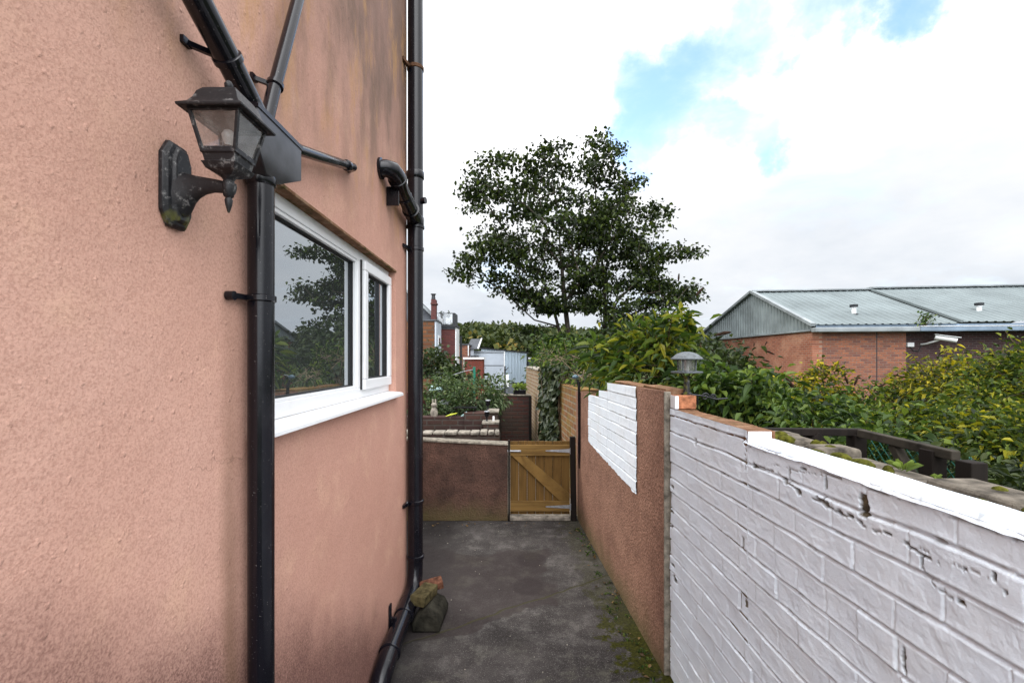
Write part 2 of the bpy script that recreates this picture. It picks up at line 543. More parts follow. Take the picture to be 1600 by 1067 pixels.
MT = {}
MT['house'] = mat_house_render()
MT['pinkwall'] = mat_wall_render('terracotta_render', (0.29, 0.160, 0.113), (0.38, 0.217, 0.153), (0.11, 0.055, 0.038), 0.4)
MT['lowwall'] = mat_wall_render('dirty_red_render', (0.075, 0.042, 0.033), (0.17, 0.092, 0.068), (0.03, 0.02, 0.016), 0.6, 80)
MT['paint'] = mat_white_paint()
MT['black'] = mat_black_plastic()
MT['hopper'] = simple('flash_grey_plastic', (0.055, 0.056, 0.064), 0.34, 0.5, 0.35, 9)  # grey of reflected flash light put into the black plastic's colour
MT['black2'] = mat_black_plastic('clean_black_plastic', 0.08)
MT['lantern'] = mat_lantern()
MT['upvc'] = mat_upvc()
MT['glass'] = mat_window_glass()
MT['lglass'] = mat_clear_glass()
MT['seal'] = simple('dark_rubber', (0.015, 0.015, 0.016), 0.6, 0.3)
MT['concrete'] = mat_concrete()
MT['gate'] = mat_wood('treated_pine', (0.075, 0.04, 0.012), (0.16, 0.09, 0.025))
MT['gateh'] = mat_wood('treated_pine_rail', (0.09, 0.05, 0.014), (0.225, 0.135, 0.042), 'x')
MT['post'] = mat_wood('dark_stained_timber', (0.005, 0.004, 0.0035), (0.014, 0.010, 0.008), 'z', 1, False, 0.85)
MT['postd'] = mat_wood('weathered_grey_timber', (0.014, 0.012, 0.009), (0.055, 0.047, 0.036), 'd', 1, False, 0.9)
MT['zinc'] = simple('galvanised_steel', (0.42, 0.44, 0.47), 0.42, 0.5, 0.2, 30, 0.6)
MT['stone'] = simple('old_coping_stone', (0.15, 0.13, 0.105), 0.95, 0.15, 0.5, 16, 0, 0.6)
MT['paleStone'] = simple('pale_lichen_stone', (0.29, 0.262, 0.22), 0.95, 0.15, 0.45, 14, 0, 0.6)
MT['mortar'] = simple('grey_mortar', (0.24, 0.215, 0.175), 0.95, 0.1, 0.4, 25, 0, 0.8)
MT['brickY'] = mat_brick('old_stock_brick', 'x', (0.25, 0.115, 0.06), (0.36, 0.20, 0.09), (0.34, 0.29, 0.21), moss=0.6)
MT['brickP'] = mat_brick('pale_weathered_brick', 'x', (0.33, 0.23, 0.15), (0.24, 0.15, 0.09), (0.42, 0.37, 0.29), moss=0.35)
MT['brickD'] = mat_brick('sooty_brick', 'y', (0.075, 0.032, 0.025), (0.035, 0.022, 0.022), (0.045, 0.038, 0.034), gr=0.7)
MT['brickT'] = mat_brick('dark_terrace_brick', 'y', (0.085, 0.045, 0.036), (0.045, 0.03, 0.03), (0.085, 0.075, 0.065), gr=0.6)
MT['brickO'] = mat_brick('orange_warehouse_brick', 'x', (0.36, 0.125, 0.072), (0.22, 0.072, 0.048), (0.30, 0.20, 0.15), gr=0.5, grime=(0.50, 0.30, 0.20), mort=0.014)
MT['brickM'] = mat_brick('mixed_red_blue_brick', 'y', (0.33, 0.125, 0.07), (0.12, 0.06, 0.058), (0.19, 0.14, 0.115), gr=0.15)
MT['brickV'] = mat_brick('shaded_plum_brick', 'y', (0.085, 0.042, 0.042), (0.05, 0.032, 0.036), (0.10, 0.085, 0.08), gr=0.25)  # shade on the set-back front wall, put into a darker brick colour
MT['brickH'] = mat_brick('ochre_stone_brick', 'y', (0.20, 0.085, 0.04), (0.09, 0.04, 0.025), (0.10, 0.07, 0.05), 0.42, 0.16, 0.03, gr=0.55)
MT['brickE'] = mat_brick('maroon_brick', 'y', (0.15, 0.048, 0.045), (0.10, 0.036, 0.038), (0.10, 0.06, 0.055), gr=0.2)
MT['brickR'] = mat_brick('red_brick', 'y', (0.20, 0.045, 0.03), (0.15, 0.036, 0.026), (0.13, 0.06, 0.05), gr=0.2)
MT['redbrick'] = simple('bare_red_brick', (0.40, 0.165, 0.085), 0.9, 0.15, 0.45, 30, 0, 0.6)
def mat_top():
    m = M('mossy_top_brick', 0.95, 0.1)
    c = m.ramp(m.noise(16, 6, .7), [(.3, (.085, .05, .03)), (.5, (.20, .105, .06)), (.7, (.30, .20, .13))])
    c = m.mix(m.rmap(m.noise(9, 6, .75), .52, .64, 0, .8), c, (.05, .05, .012))
    return m.out(c, m.bump(m.noise(70, 5, .7), .9, .006))


MT['topbrick'] = mat_top()
MT['clad'] = simple('grey_green_cladding', (0.22, 0.255, 0.26), 0.6, 0.3, 0.22, 1.2)
MT['roofm'] = simple('grey_sheet_roof', (0.165, 0.195, 0.20), 0.7, 0.2, 0.16, 0.7)
MT['gutter'] = simple('pale_gutter', (0.25, 0.275, 0.285), 0.6, 0.3, 0.2, 2)
MT['gutterb'] = simple('blue_grey_fascia', (0.17, 0.23, 0.30), 0.5, 0.4, 0.15, 2)
MT['wpaint'] = simple('white_gloss', (0.78, 0.79, 0.80), 0.5, 0.4, 0.06, 3)
MT['greyren'] = simple('pale_grey_render', (0.47, 0.52, 0.59), 0.85, 0.2, 0.10, 0.6)
MT['bluclad'] = simple('pale_blue_cladding', (0.60, 0.71, 0.82), 0.5, 0.4, 0.06, 0.6)
MT['slate'] = simple('grey_slate', (0.10, 0.107, 0.12), 0.8, 0.2, 0.25, 5)
MT['darkm'] = simple('dark_metal', (0.02, 0.022, 0.026), 0.5, 0.4)
MT['greenp'] = simple('green_painted_metal', (0.01, 0.17, 0.11), 0.5, 0.4)
MT['bark'] = simple('grey_bark', (0.075, 0.062, 0.05), 0.95, 0.1, 0.5, 9, 0, 0.7)
MT['twig'] = simple('brown_twig', (0.10, 0.072, 0.045), 0.95, 0.1, 0.4, 20)
MT['twigp'] = simple('pale_dry_twig', (0.26, 0.205, 0.14), 0.95, 0.1, 0.3, 20)
MT['spike'] = simple('dead_flower_brown', (0.032, 0.018, 0.012), 0.95, 0.1, 0.4, 60, 0, 0.8)
MT['soil'] = simple('dark_soil', (0.035, 0.027, 0.02), 0.95, 0.1, 0.4, 8, 0, 0.7)
MT['grass'] = simple('rough_grass', (0.04, 0.055, 0.016), 0.95, 0.1, 0.5, 0.8, 0, 0.4)
MT['lime'] = simple('lime_plastic', (0.55, 0.6, 0.05), 0.5, 0.4)
MT['aqua'] = simple('pale_aqua_plastic', (0.38, 0.55, 0.55), 0.5, 0.4)
MT['bulb'] = simple('frosted_bulb', (0.45, 0.45, 0.44), 0.2, 0.5, 0.05)
MT['blulamp'] = simple('blue_grey_lamp', (0.10, 0.17, 0.22), 0.35, 0.5)
MT['mesh'] = simple('green_plastic_wire', (0.02, 0.13, 0.10), 0.5, 0.4)
MT['moss'] = simple('moss', (0.085, 0.085, 0.012), 0.95, 0.1, 0.5, 50, 0, 0.8)

GL = lambda *a: [(i / (len(a) - 1), c) for i, c in enumerate(a)]
MT['syc'] = mat_leaf('sycamore_leaf', GL((0.005, 0.009, 0.003), (0.012, 0.022, 0.005), (0.026, 0.044, 0.008), (0.070, 0.098, 0.014)), 0.3)
MT['bud'] = mat_leaf('buddleia_leaf', GL((0.012, 0.026, 0.006), (0.032, 0.064, 0.013), (0.06, 0.105, 0.017), (0.11, 0.15, 0.02), (0.27, 0.25, 0.025)), 0.38)
MT['budg'] = mat_leaf('green_buddleia_leaf', GL((0.010, 0.023, 0.006), (0.030, 0.060, 0.013), (0.062, 0.11, 0.02), (0.15, 0.20, 0.03)), 0.3)
MT['yel'] = mat_leaf('yellowing_leaf', GL((0.018, 0.028, 0.006), (0.045, 0.062, 0.010), (0.10, 0.115, 0.013), (0.22, 0.21, 0.014), (0.46, 0.36, 0.015)), 0.35)
MT['olv'] = mat_leaf('olive_leaf', GL((0.012, 0.024, 0.007), (0.034, 0.058, 0.012), (0.062, 0.10, 0.016), (0.11, 0.15, 0.018), (0.32, 0.29, 0.018)), 0.32)
MT['drk'] = mat_leaf('dark_leaf', GL((0.010, 0.018, 0.007), (0.020, 0.034, 0.011), (0.036, 0.055, 0.018), (0.06, 0.08, 0.025)), 0.25)
MT['blu'] = mat_leaf('bluish_shrub_leaf', GL((0.020, 0.040, 0.014), (0.045, 0.08, 0.03), (0.085, 0.13, 0.055), (0.19, 0.24, 0.13)), 0.3)
MT['ivy'] = mat_leaf('ivy_leaf', GL((0.012, 0.022, 0.010), (0.028, 0.046, 0.020), (0.055, 0.078, 0.036), (0.12, 0.14, 0.075)), 0.15, 0.4)
MT['wood'] = mat_leaf('woodland_leaf', GL((0.012, 0.020, 0.007), (0.020, 0.032, 0.009), (0.036, 0.052, 0.011), (0.065, 0.075, 0.013), (0.20, 0.13, 0.02)), 0.15, 0.7, True)
MT['weed'] = mat_leaf('weed_leaf', GL((0.10, 0.15, 0.03), (0.22, 0.30, 0.07)), 0.35)


# ------------------------------------------------------------------ leaves
def leaf_mesh(name, c, d, L, ratio, mat, parent=None, fold=0.25, droop=0.25, simple_quad=False, tint=None):
    """many leaf blades in one foliage mesh: c centres(base), d directions, L lengths"""
    c = np.asarray(c, float); d = np.asarray(d, float); L = np.asarray(L, float)
    N = len(c)
    d = d / np.linalg.norm(d, axis=1, keepdims=True)
    up = rng.normal(0, 0.45, (N, 3)); up[:, 2] += 1.0
    s = np.cross(d, up); s /= (np.linalg.norm(s, axis=1, keepdims=True) + 1e-9)
    n = np.cross(s, d)
    W = (L * ratio)[:, None]; Lc = L[:, None]
    if simple_quad:
        V = np.stack([c, c + d * Lc * 0.5 + s * W * 0.5, c + d * Lc, c + d * Lc * 0.5 - s * W * 0.5], 1)
        Q = np.arange(N * 4).reshape(N, 4); k = 4
    else:
        z = np.array([0, 0, -1.0])
        V = np.stack([c,
                      c + d * Lc * 0.33 + s * W * 0.5 + n * W * fold,
                      c + d * Lc * 0.70 + s * W * 0.36 + n * W * fold * 0.6 + z * Lc * droop * 0.4,
                      c + d * Lc + z * Lc * droop,
                      c + d * Lc * 0.70 - s * W * 0.36 + n * W * fold * 0.6 + z * Lc * droop * 0.4,
                      c + d * Lc * 0.33 - s * W * 0.5 + n * W * fold], 1)
        b = np.arange(N)[:, None] * 6
        Q = np.concatenate([b + np.array([[0, 1, 2, 3]]), b + np.array([[0, 3, 4, 5]])], 0); k = 6
    at = {'tint': np.repeat(tint, k)} if tint is not None else None
    return np_mesh(name, V.reshape(-1, 3), Q, mat, parent, False, at)


def rdir(n, up=0.0, spread=1.0):
    v = rng.normal(0, 1, (n, 3)) * spread; v[:, 2] += up
    return v / np.linalg.norm(v, axis=1, keepdims=True)


def bush(name, label, cat, lobes, mat, n, L, ratio=0.4, base_z=0.0, group=None, stem_mat=None, nstem=14,
         fold=0.25, droop=0.3, spikes=(), shoots=0, simple_quad=False, kind=None, twigs=0):
    """lobes: (px, py, rx, ry, depth, half depth in m)"""
    stem_mat = stem_mat or MT['twig']
    ls = []
    for (px, py, rx, ry, d, hd) in lobes:
        c = P(px, py, d); ls.append((np.array(c), np.array([rx / F * d, hd, ry / F * d])))
    b = np.mean([l[0] for l in ls], 0)
    root = thing(name, label, cat, (b[0], b[1], base_z), group)
    if kind: root['kind'] = kind
    vol = np.array([l[1][0] * l[1][2] for l in ls]); vol /= vol.sum()
    cc = []; dd = []
    for (c, r), w in zip(ls, vol):
        m = int(n * w)
        u = rdir(m)
        # clumped: pull towards sprig centres on the surface
        ncl = max(8, m // 42)
        cu = rdir(ncl); idx = rng.integers(0, ncl, m)
        rad = (0.55 + 0.5 * rng.random(ncl))[idx]
        p = cu[idx] * rad[:, None] * r + rng.normal(0, 1, (m, 3)) * (0.11 * r.mean() + L * 0.6)
        fill = rng.random(m) < 0.2
        p[fill] = (u * (rng.random((m, 1)) ** 0.4) * r)[fill]
        cc.append(c + p); o = p / (np.linalg.norm(p / r, axis=1, keepdims=True) + 0.2)
        dd.append(o / (np.abs(o).max() + 1e-6) * 1.2 + rng.normal(0, 0.5, (m, 3)))
    cc = np.concatenate(cc); dd = np.concatenate(dd)
    sm = MB()
    # stems fan out from the base into the lobes
    for i in range(nstem):
        c, r = ls[i % len(ls)]
        tip = c + rdir(1, 0.5)[0] * r * (0.6 + 0.4 * random.random())
        tight = 0.0 if b[1] > 10 else 0.6
        a = np.array([b[0] + (c[0] - b[0]) * tight + random.gauss(0, .06), b[1] + (c[1] - b[1]) * tight + random.gauss(0, .06), base_z])
        mid = (a + tip) / 2 + np.array([random.gauss(0, .08), random.gauss(0, .08), 0.1 * (tip[2] - a[2])])
        k = max(0.005, 0.012 * min(1.5, r.mean()))
        sm.tube([a, (a + mid) / 2, mid, (mid + tip) / 2, tip], [k, k * .9, k * .75, k * .5, k * .25], 5)
    for i in range(twigs):
        c, r = ls[i % len(ls)]
        a = c + rdir(1)[0] * r * 0.6; tip = c + rdir(1, 0.4)[0] * r * 1.15
        sm.tube([a, (a + tip) / 2 + rdir(1)[0] * 0.04, tip], [0.006, 0.004, 0.002], 4)
    # long leafy shoots rising past the outline
    for i in range(shoots):
        c, r = ls[i % len(ls)]
        u = rdir(1, 1.0)[0]; u[2] = abs(u[2])
        a = c + u * r * 0.5; tip = c + u * r * (1.15 + 0.35 * random.random()) + np.array([0, 0, 0.06])
        sm.tube([a, (a + tip) / 2, tip], [0.006, 0.004, 0.002], 4)
        m = 16
        t = np.linspace(0.1, 1, m)[:, None]
        cc = np.concatenate([cc, a + (tip - a) * t])
        q = rdir(m, 0.1); q[:, 2] *= 0.5
        dd = np.concatenate([dd, q])
    LL = L * (0.5 + 1.0 * rng.random(len(cc)) ** 1.4)
    leaf_mesh('foliage', cc, dd, LL, ratio, mat, root, fold, droop, simple_quad)
    if sm.v: sm.build('stem', stem_mat, root, 60)
    for (px, py, d, ln, ang, el) in spikes:
        p0 = P(px, py, d)
        v = Vector((math.cos(ang) * math.cos(el), math.sin(el) * 0.3, math.sin(ang))).normalized()
        sb = MB(); k = 9
        pts = [p0 + v * (ln * i / k) + Vector((0, 0, -0.10 * ln * (i / k) ** 2)) for i in range(k + 1)]
        rr = [ln * 0.035 + ln * 0.075 * math.sin(math.pi * min(1, (i + .6) / (k + .8))) * (0.8 + 0.4 * random.random()) for i in range(k + 1)]
        sb.tube(pts, rr, 7)
        sb.build('flower_head', MT['spike'], root, 60)
    return root


# ================================================================== SETTING
# rough ground to the horizon, woodland hill
gv = []; gq = []
xs = np.array([-900, -300, -120, -60, -30, -12, -6, -3, 0, 3, 6, 12, 30, 60, 120, 300, 900.0])
ys = np.array([-60, -20, -6, 0, 6, 12, 20, 30, 45, 60, 90, 140, 200, 300, 600, 1500.0])
XX, YY = np.meshgrid(xs, ys); ZZ = np.full_like(XX, -0.03)
V = np.stack([XX, YY, ZZ], -1).reshape(-1, 3); nx = len(xs)
Q = [(j * nx + i, j * nx + i + 1, (j + 1) * nx + i + 1, (j + 1) * nx + i) for j in range(len(ys) - 1) for i in range(nx - 1)]
tag(np_mesh('ground', V, Q, MT['grass']), kind='structure')

xs = np.linspace(-160, 220, 60); ys = np.linspace(70, 330, 40)
XX, YY = np.meshgrid(xs, ys)


def hill_h(x, y):
    crest = np.interp(x, [-160, -20, -8, 0, 12, 25, 45, 70, 120, 220], [6, 6.2, 6.6, 6.2, 5.2, 4.2, 2.6, 1.6, 0.6, 0])
    return -0.6 + (crest + 0.6) * sstep(70, 150, y) * (1 - sstep(230, 330, y))


ZZ = hill_h(XX, YY); nx = len(xs)
V = np.stack([XX, YY, ZZ], -1).reshape(-1, 3)
Q = [(j * nx + i, j * nx + i + 1, (j + 1) * nx + i + 1, (j + 1) * nx + i) for j in range(len(ys) - 1) for i in range(nx - 1)]
tag(np_mesh('hill', V, Q, MT['grass']), kind='structure')

cc = []; dd = []; tt = []; LL = []
for i in range(900):
    y = 78 + 82 * rng.random(); x = (-0.14 + 0.62 * rng.random()) * y
    r = 1.8 + 2.6 * rng.random(); h = hill_h(np.array(x), np.array(y))
    m = 95
    u = rdir(m, 0.45); rr = (0.75 + 0.3 * rng.random((m, 1)))
    p = np.array([x, y, h + 2.4 + r * 0.25]) + u * rr * np.array([r, r, r * 0.85])
    cc.append(p); dd.append(rng.normal(0, 1, (m, 3)))
    tt.append(np.clip(np.full(m, 0.35 + 0.16 * rng.normal()) + (0.45 if rng.random() < 0.03 else 0) + 0.06 * u[:, 2], 0, 1))
    LL.append(0.75 + 0.6 * rng.random(m))
wo = leaf_mesh('woodland', np.concatenate(cc), np.concatenate(dd), np.concatenate(LL), 0.8, MT['wood'], None, simple_quad=True, tint=np.concatenate(tt))
tag(wo, 'far-off green wood covering the low hill behind the houses', 'woodland', kind='stuff')

# concrete yard
xs = np.linspace(-4, 1.02, 90); ys = np.linspace(-2.5, 4.86, 140)
XX, YY = np.meshgrid(xs, ys); ZZ = 0.010 * (fbm(XX * 2, YY * 2, 3) - 0.5)
V = np.stack([XX, YY, ZZ], -1).reshape(-1, 3); nx = len(xs)
Q = [(j * nx + i, j * nx + i + 1, (j + 1) * nx + i + 1, (j + 1) * nx + i) for j in range(len(ys) - 1) for i in range(nx - 1)]
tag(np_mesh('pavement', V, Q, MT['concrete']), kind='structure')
tag(MB().box(-0.35, 0.75, 4.87, 9.0, -0.02, 0.035).build('path', MT['mortar'], bevel=0.004), kind='structure')

# ================================================================== PINK HOUSE
WX = -0.735
house = thing('pink_house', 'salmon pink rendered house wall filling the left side with black pipes on it', 'house', (-2.6, 1.3, 0))
wy0, wy1, wz0, wz1 = 1.30, 2.880, 1.495, 2.258
mb = MB()
# outer wall as a thick slab with the window opening cut out of it
T = 0.22; Y0, Y1, H = -0.6, 3.175, 4.45
mb.box(WX - T, WX, Y0, wy0, 0, H); mb.box(WX - T, WX, wy1, Y1, 0, H)
mb.box(WX - T, WX, wy0, wy1, 0, wz0); mb.box(WX - T, WX, wy0, wy1, wz1, H)
mb.box(-5.0, WX - T, Y1 - T, Y1, 0, H); mb.box(-5.0, WX - T, Y0, Y0 + T, 0, H)
mb.box(-5.0 - T, -5.0, Y0, Y1, 0, H)
import bmesh


def merged(mb, name, mat, parent):
    o = mb.build(name, mat, parent)
    bm = bmesh.new(); bm.from_mesh(o.data)
    bmesh.ops.remove_doubles(bm, verts=bm.verts, dist=1e-5)
    # drop the internal faces the slabs share
    seen = {}
    for f in bm.faces:
        k = tuple(sorted(v.index for v in f.verts)); seen.setdefault(k, []).append(f)
    kill = [f for fs in seen.values() if len(fs) > 1 for f in fs]
    bmesh.ops.delete(bm, geom=kill, context='FACES_ONLY')
    bmesh.ops.recalc_face_normals(bm, faces=bm.faces)
    bm.to_mesh(o.data); bm.free()
    return o


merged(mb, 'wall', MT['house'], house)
MB().box(-5.3, WX + 0.03, Y0 - .1, Y1 + 0.02, H, H + 0.12).build('roof', MT['slate'], house)
# stained lintel strip above the window
MB().box(WX - 0.05, WX + 0.003, wy0 - 0.01, wy1 + 0.012, wz1 - 0.006, wz1 + 0.006).build('lintel', MT['topbrick'], house, bevel=0.002)

# window: outer frame is the part, the rest hang on it
fx = -0.780
wf = MB()
wf.box(fx - .06, fx, wy0, wy1, wz1 - .052, wz1); wf.box(fx - .06, fx, wy0, wy1, wz0 + .008, wz0 + .062)
wf.box(fx - .06, fx, wy0, wy0 + .06, wz0 + .062, wz1 - .052); wf.box(fx - .06, fx, wy1 - .028, wy1, wz0 + .062, wz1 - .052)
wf.box(fx - .06, fx, 2.302, 2.345, wz0 + .062, wz1 - .052)
win = wf.build('window', MT['upvc'], house, bevel=0.003)
tr = MB()
for (a, b, c_, d_) in ((wy0 + .06, 2.302, wz1 - .066, wz1 - .052), (wy0 + .06, 2.302, wz0 + .062, wz0 + .074)):
    tr.box(fx - .03, fx - .006, a, b, c_, d_)
tr.box(fx - .03, fx - .006, 2.288, 2.302, wz0 + .074, wz1 - .066)
tr.box(fx - .03, fx - .006, wy0 + .06, wy0 + .074, wz0 + .074, wz1 - .066)
tr.build('glazing_bead', MT['upvc'], win, bevel=0.002)
sl = MB()
sl.box(fx - .032, fx - .02, wy0 + .074, 2.288, wz1 - .071, wz1 - .066); sl.box(fx - .032, fx - .02, wy0 + .074, 2.288, wz0 + .074, wz0 + .079)
sl.box(fx - .032, fx - .02, 2.283, 2.288, wz0 + .079, wz1 - .071)
sl.build('seal', MT['seal'], win)
MB().box(fx - .036, fx - .032, wy0 + .05, 2.295, wz0 + .06, wz1 - .055).build('pane', MT['glass'], win)
# casement
ky0, ky1, kz0, kz1 = 2.350, 2.862, 1.546, 2.214
ca = MB(); q = .052; kx = -0.757
ca.box(kx - .05, kx, ky0, ky1, kz1 - q, kz1); ca.box(kx - .05, kx, ky0, ky1, kz0, kz0 + q)
ca.box(kx - .05, kx, ky0, ky0 + q, kz0 + q, kz1 - q); ca.box(kx - .05, kx, ky1 - q, ky1, kz0 + q, kz1 - q)
ca.build('casement', MT['upvc'], win, bevel=0.005)
gs = MB()
for (a, b, c_, d_) in ((ky0 + q, ky1 - q, kz1 - q - .006, kz1 - q), (ky0 + q, ky1 - q, kz0 + q, kz0 + q + .006), (ky0 + q, ky0 + q + .006, kz0 + q, kz1 - q), (ky1 - q - .006, ky1 - q, kz0 + q, kz1 - q)):
    gs.box(kx - .034, kx - .016, a, b, c_, d_)
gs.build('seal', MT['seal'], win)
MB().box(kx - .034, kx - .030, ky0 + q, ky1 - q, kz0 + q, kz1 - q).build('pane', MT['glass'], win)
MB().box(-.805, -.773, 2.338, 2.350, kz0, kz1).build('seal', MT['seal'], win)
# sloping sill with a rolled nose
prof = [(fx, 1.503), (-.715, 1.497), (-.697, 1.493), (-.690, 1.487), (-.689, 1.474), (-.700, 1.472), (-.704, 1.480), (fx, 1.482)]
MB().extrude([(x, wy0 - .03, z) for x, z in prof], (0, wy1 + .012 - wy0 + .03, 0)).build('sill', MT['upvc'], win, 35, bevel=0.001)

# ================================================================== PIPES ON THE HOUSE
PXC, PYC = -0.692, 1.255
dp = thing('downpipe', 'black round downpipe with a box hopper beside the white window', 'drainpipe', (PXC, PYC, 0))
MB().tube([(PXC, PYC, 0.0), (PXC, PYC, 0.8), (PXC, PYC, 1.5), (PXC, PYC, 2.205)], 0.0335, 28).build('pipe', MT['black'], dp, 50)
MB().ring((PXC, PYC, 2.195), (0, 0, 1), 0.034, 0.038, 0.018).build('collar', MT['black'], dp, 40)
br = MB(); zb = 1.868
br.ring((PXC, PYC, zb), (0, 0, 1), 0.034, 0.0385, 0.010)
br.bar((PXC - .028, PYC - .02, zb), (WX + .002, PYC - .085, zb), 0.014, 0.014)
br.tube([(WX + .002, PYC - .085, zb - .003), (WX + .022, PYC - .085, zb - .003)], 0.012, 14)
br.build('bracket', MT['black'], dp, 40)
# hopper head
hy0, hy1 = 1.135, 1.372; hx1 = -0.634; hz0, hz1 = 2.238, 2.340
hp = MB()
sq = lambda x0, x1, y0, y1, z: [(x0, y0, z), (x1, y0, z), (x1, y1, z), (x0, y1, z)]
hp.loft([sq(PXC - .034, PXC + .034, PYC - .036, PYC + .036, 2.196), sq(WX + .002, hx1, hy0, hy1, hz0), sq(WX + .002, hx1, hy0, hy1, hz1)], caps=True)
hp.build('hopper', MT['hopper'], dp, 30, bevel=0.003)
MB().loft([sq(WX + .002, hx1 + .003, hy0 - .003, hy1 + .003, hz1 - .010), sq(WX + .002, hx1 + .003, hy0 - .003, hy1 + .003, hz1 + .002)]).build('rim', MT['black'], dp, 30)


def pipe_run(name, label, pts, r, clips, mat='black', extra=None):
    t = thing(name, label, 'waste pipe', pts[-1])
    MB().tube(pts, r, 24).build('pipe', MT[mat], t, 50)
    for (f, ) in clips:
        seg_ = [(Vector(q1) - Vector(q0)).length for q0, q1 in zip(pts[:-1], pts[1:])]
        w_ = f * sum(seg_); i_ = 0
        while i_ < len(seg_) - 1 and w_ > seg_[i_]: w_ -= seg_[i_]; i_ += 1
        ax = (Vector(pts[i_ + 1]) - Vector(pts[i_])).normalized(); a = Vector(pts[i_]) + ax * w_
        k = MB(); k.ring(a, ax, r, r + .005, .009)
        e_ = r * 1.9
        k.bar(a + Vector((-r * .8, -r * .5, 0)), Vector((WX + .002, a.y - e_, a.z)), .010, .012)
        k.bar(Vector((WX + .004, a.y - e_ - .015, a.z)), Vector((WX + .004, a.y - e_ + .012, a.z)), .009, .016)
        k.build('clip', MT['black'], t, 40)
    return t


big = [P(245, -110, .80), P(312, 0, .955), P(352, 68, 1.05), P(400, 150, 1.17)]
big = [Vector((-0.672, p.y, p.z)) for p in big]
big = [Vector((-0.672, -.55, 3.12)), Vector((-0.672, .70, 2.475 + .12)), Vector((-0.672, .93, 2.455 + .035)), Vector((-0.672, 1.07, 2.415)), Vector((-0.672, 1.19, 2.345))]
pipe_run('sloping_waste_pipe', 'thick black pipe sloping into the hopper from the top left above the wall lantern', big, .029, [(.931,)])
pipe_run('rising_waste_pipe', 'thin black pipe rising steeply from the hopper, leaning away from the lantern',
         [Vector((-.690, 2.10, 4.35)), Vector((-.690, 1.60, 3.15)), Vector((-.690, 1.47, 2.87)), Vector((-.690, 1.31, 2.46)), Vector((-.690, 1.27, 2.345))], .0185, [(.925,)])
t3 = pipe_run('short_waste_pipe', 'short thin black pipe running from the hopper side to a hole over the window',
              [Vector((-.690, 1.36, 2.375 - .03)), Vector((-.695, 1.62, 2.425)), Vector((-.700, 2.00, 2.545)), Vector((-.745, 2.06, 2.56))], .0185, [])
MB().ring((-.699, 1.93, 2.523), (0, .95, .30), .019, .023, .014).build('collar', MT['black'], t3, 40)
MB().ring((-.690, 1.39, 2.351), (0, .97, .2), .019, .025, .014).build('collar', MT['black'], t3, 40)

# soil stack on the corner
SX, SY, SR = -0.672, 3.165, 0.0525
st = thing('soil_stack', 'tall thick black soil pipe on the house corner, bending out along the ground', 'drainpipe', (SX, SY, 0))
pts = [(SX, SY, 4.6), (SX, SY, 3.7), (SX, SY, 2.0), (SX, SY, .30), (SX, SY - .01, .21), (SX, SY - .05, .155), (SX, SY - .12, .125),
       (SX, SY - .30, .112), (SX, SY - .62, .094), (SX, SY - .73, .085), (SX - .004, SY - .82, .055), (SX - .008, SY - .86, .0), (SX - .010, SY - .87, -.08)]
MB().tube(pts, SR, 32).build('pipe', MT['black2'], st, 50)
for z, hh, R in ((2.66, .035, .058), (2.98, .03, .060), (.335, .014, .061), (2.62, .012, .062)):
    MB().ring((SX, SY, z), (0, 0, 1), SR, R, hh, 32).build('collar', MT['black2'], st, 40)
for yy, zz in ((SY - .20, .119), (SY - .335, .110), (SY - .66, .092)):
    MB().ring((SX, yy, zz), (0, 1, .05), SR, .060, .014, 32).build('collar', MT['black2'], st, 40)
MB().tube([(SX, SY - .14, .125), (SX, SY - .33, .112)], .0575, 32).build('coupling', MT['black2'], st, 40)
for z, m_ in ((3.72, 'redbrick'), (2.467, 'black'), (.715, 'black')):
    k = MB(); k.ring((SX, SY, z), (0, 0, 1), SR, .058, .015, 32)
    k.bar((SX - .04, SY - .035, z), (WX + .002, SY - .12, z), .02, .022)
    k.build('clip', MT['rust' if m_ == 'redbrick' and 'rust' in MT else 'black'] if m_ == 'black' else simple('rusty_clip', (.11, .055, .03), .8, .2, .4, 40), st, 40)
# access plate near the ground
k = MB(); k.box(WX + .002, WX + .012, 2.70, 2.74, .07, .24); k.box(WX + .010, SX - .02, 2.71, 2.73, .12, .165); k.build('bracket', MT['black'], st, bevel=.003)
# branch (swan neck) from the wall into the stack
MB().tube([(WX - .02, 2.53, 2.762), (-.700, 2.535, 2.765), (-.675, 2.56, 2.765), (-.664, 2.61, 2.755), (-.664, 2.72, 2.715), (-.665, 2.90, 2.655 + .04), (-.668, 3.05, 2.675), (SX, SY, 2.665)],
          [.047, .047, .049, .050, .047, .047, .052, .05], 28).build('branch', MT['black2'], st, 50)
for yy, zz, R in ((2.64, 2.745, .055), (2.80, 2.70, .050), (2.99, 2.682, .057)):
    MB().ring((-.664, yy, zz), (0, .96, -.26), .047, R, .013, 28).build('collar', MT['black2'], st, 40)
MB().ring((WX + .006, 2.53, 2.762), (1, 0, 0), .047, .058, .010, 28).build('collar', MT['black2'], st, 40)
MB().box(WX + .002, -.66, 2.655, 2.668, 2.60, 2.71).build('bracket', MT['black'], st, bevel=.002)
MB().tube([(SX + .04, SY - .01, 2.80), (SX + .075, SY - .02, 2.80)], .022, 16).build('boss_cap', MT['black2'], st, 40)

# ================================================================== WALL LANTERN
LX, LY, Z0 = -0.602, 0.967, EYE
ln = thing('wall_lantern', 'black four sided coach lantern on a bracket arm, dusty glass, bulb inside', 'wall light', (WX, LY, 1.97))
SQ = lambda h, z, hy=None: [(LX - h, LY - h, z), (LX + h, LY - h, z), (LX + h, LY + h, z), (LX - h, LY + h, z)]
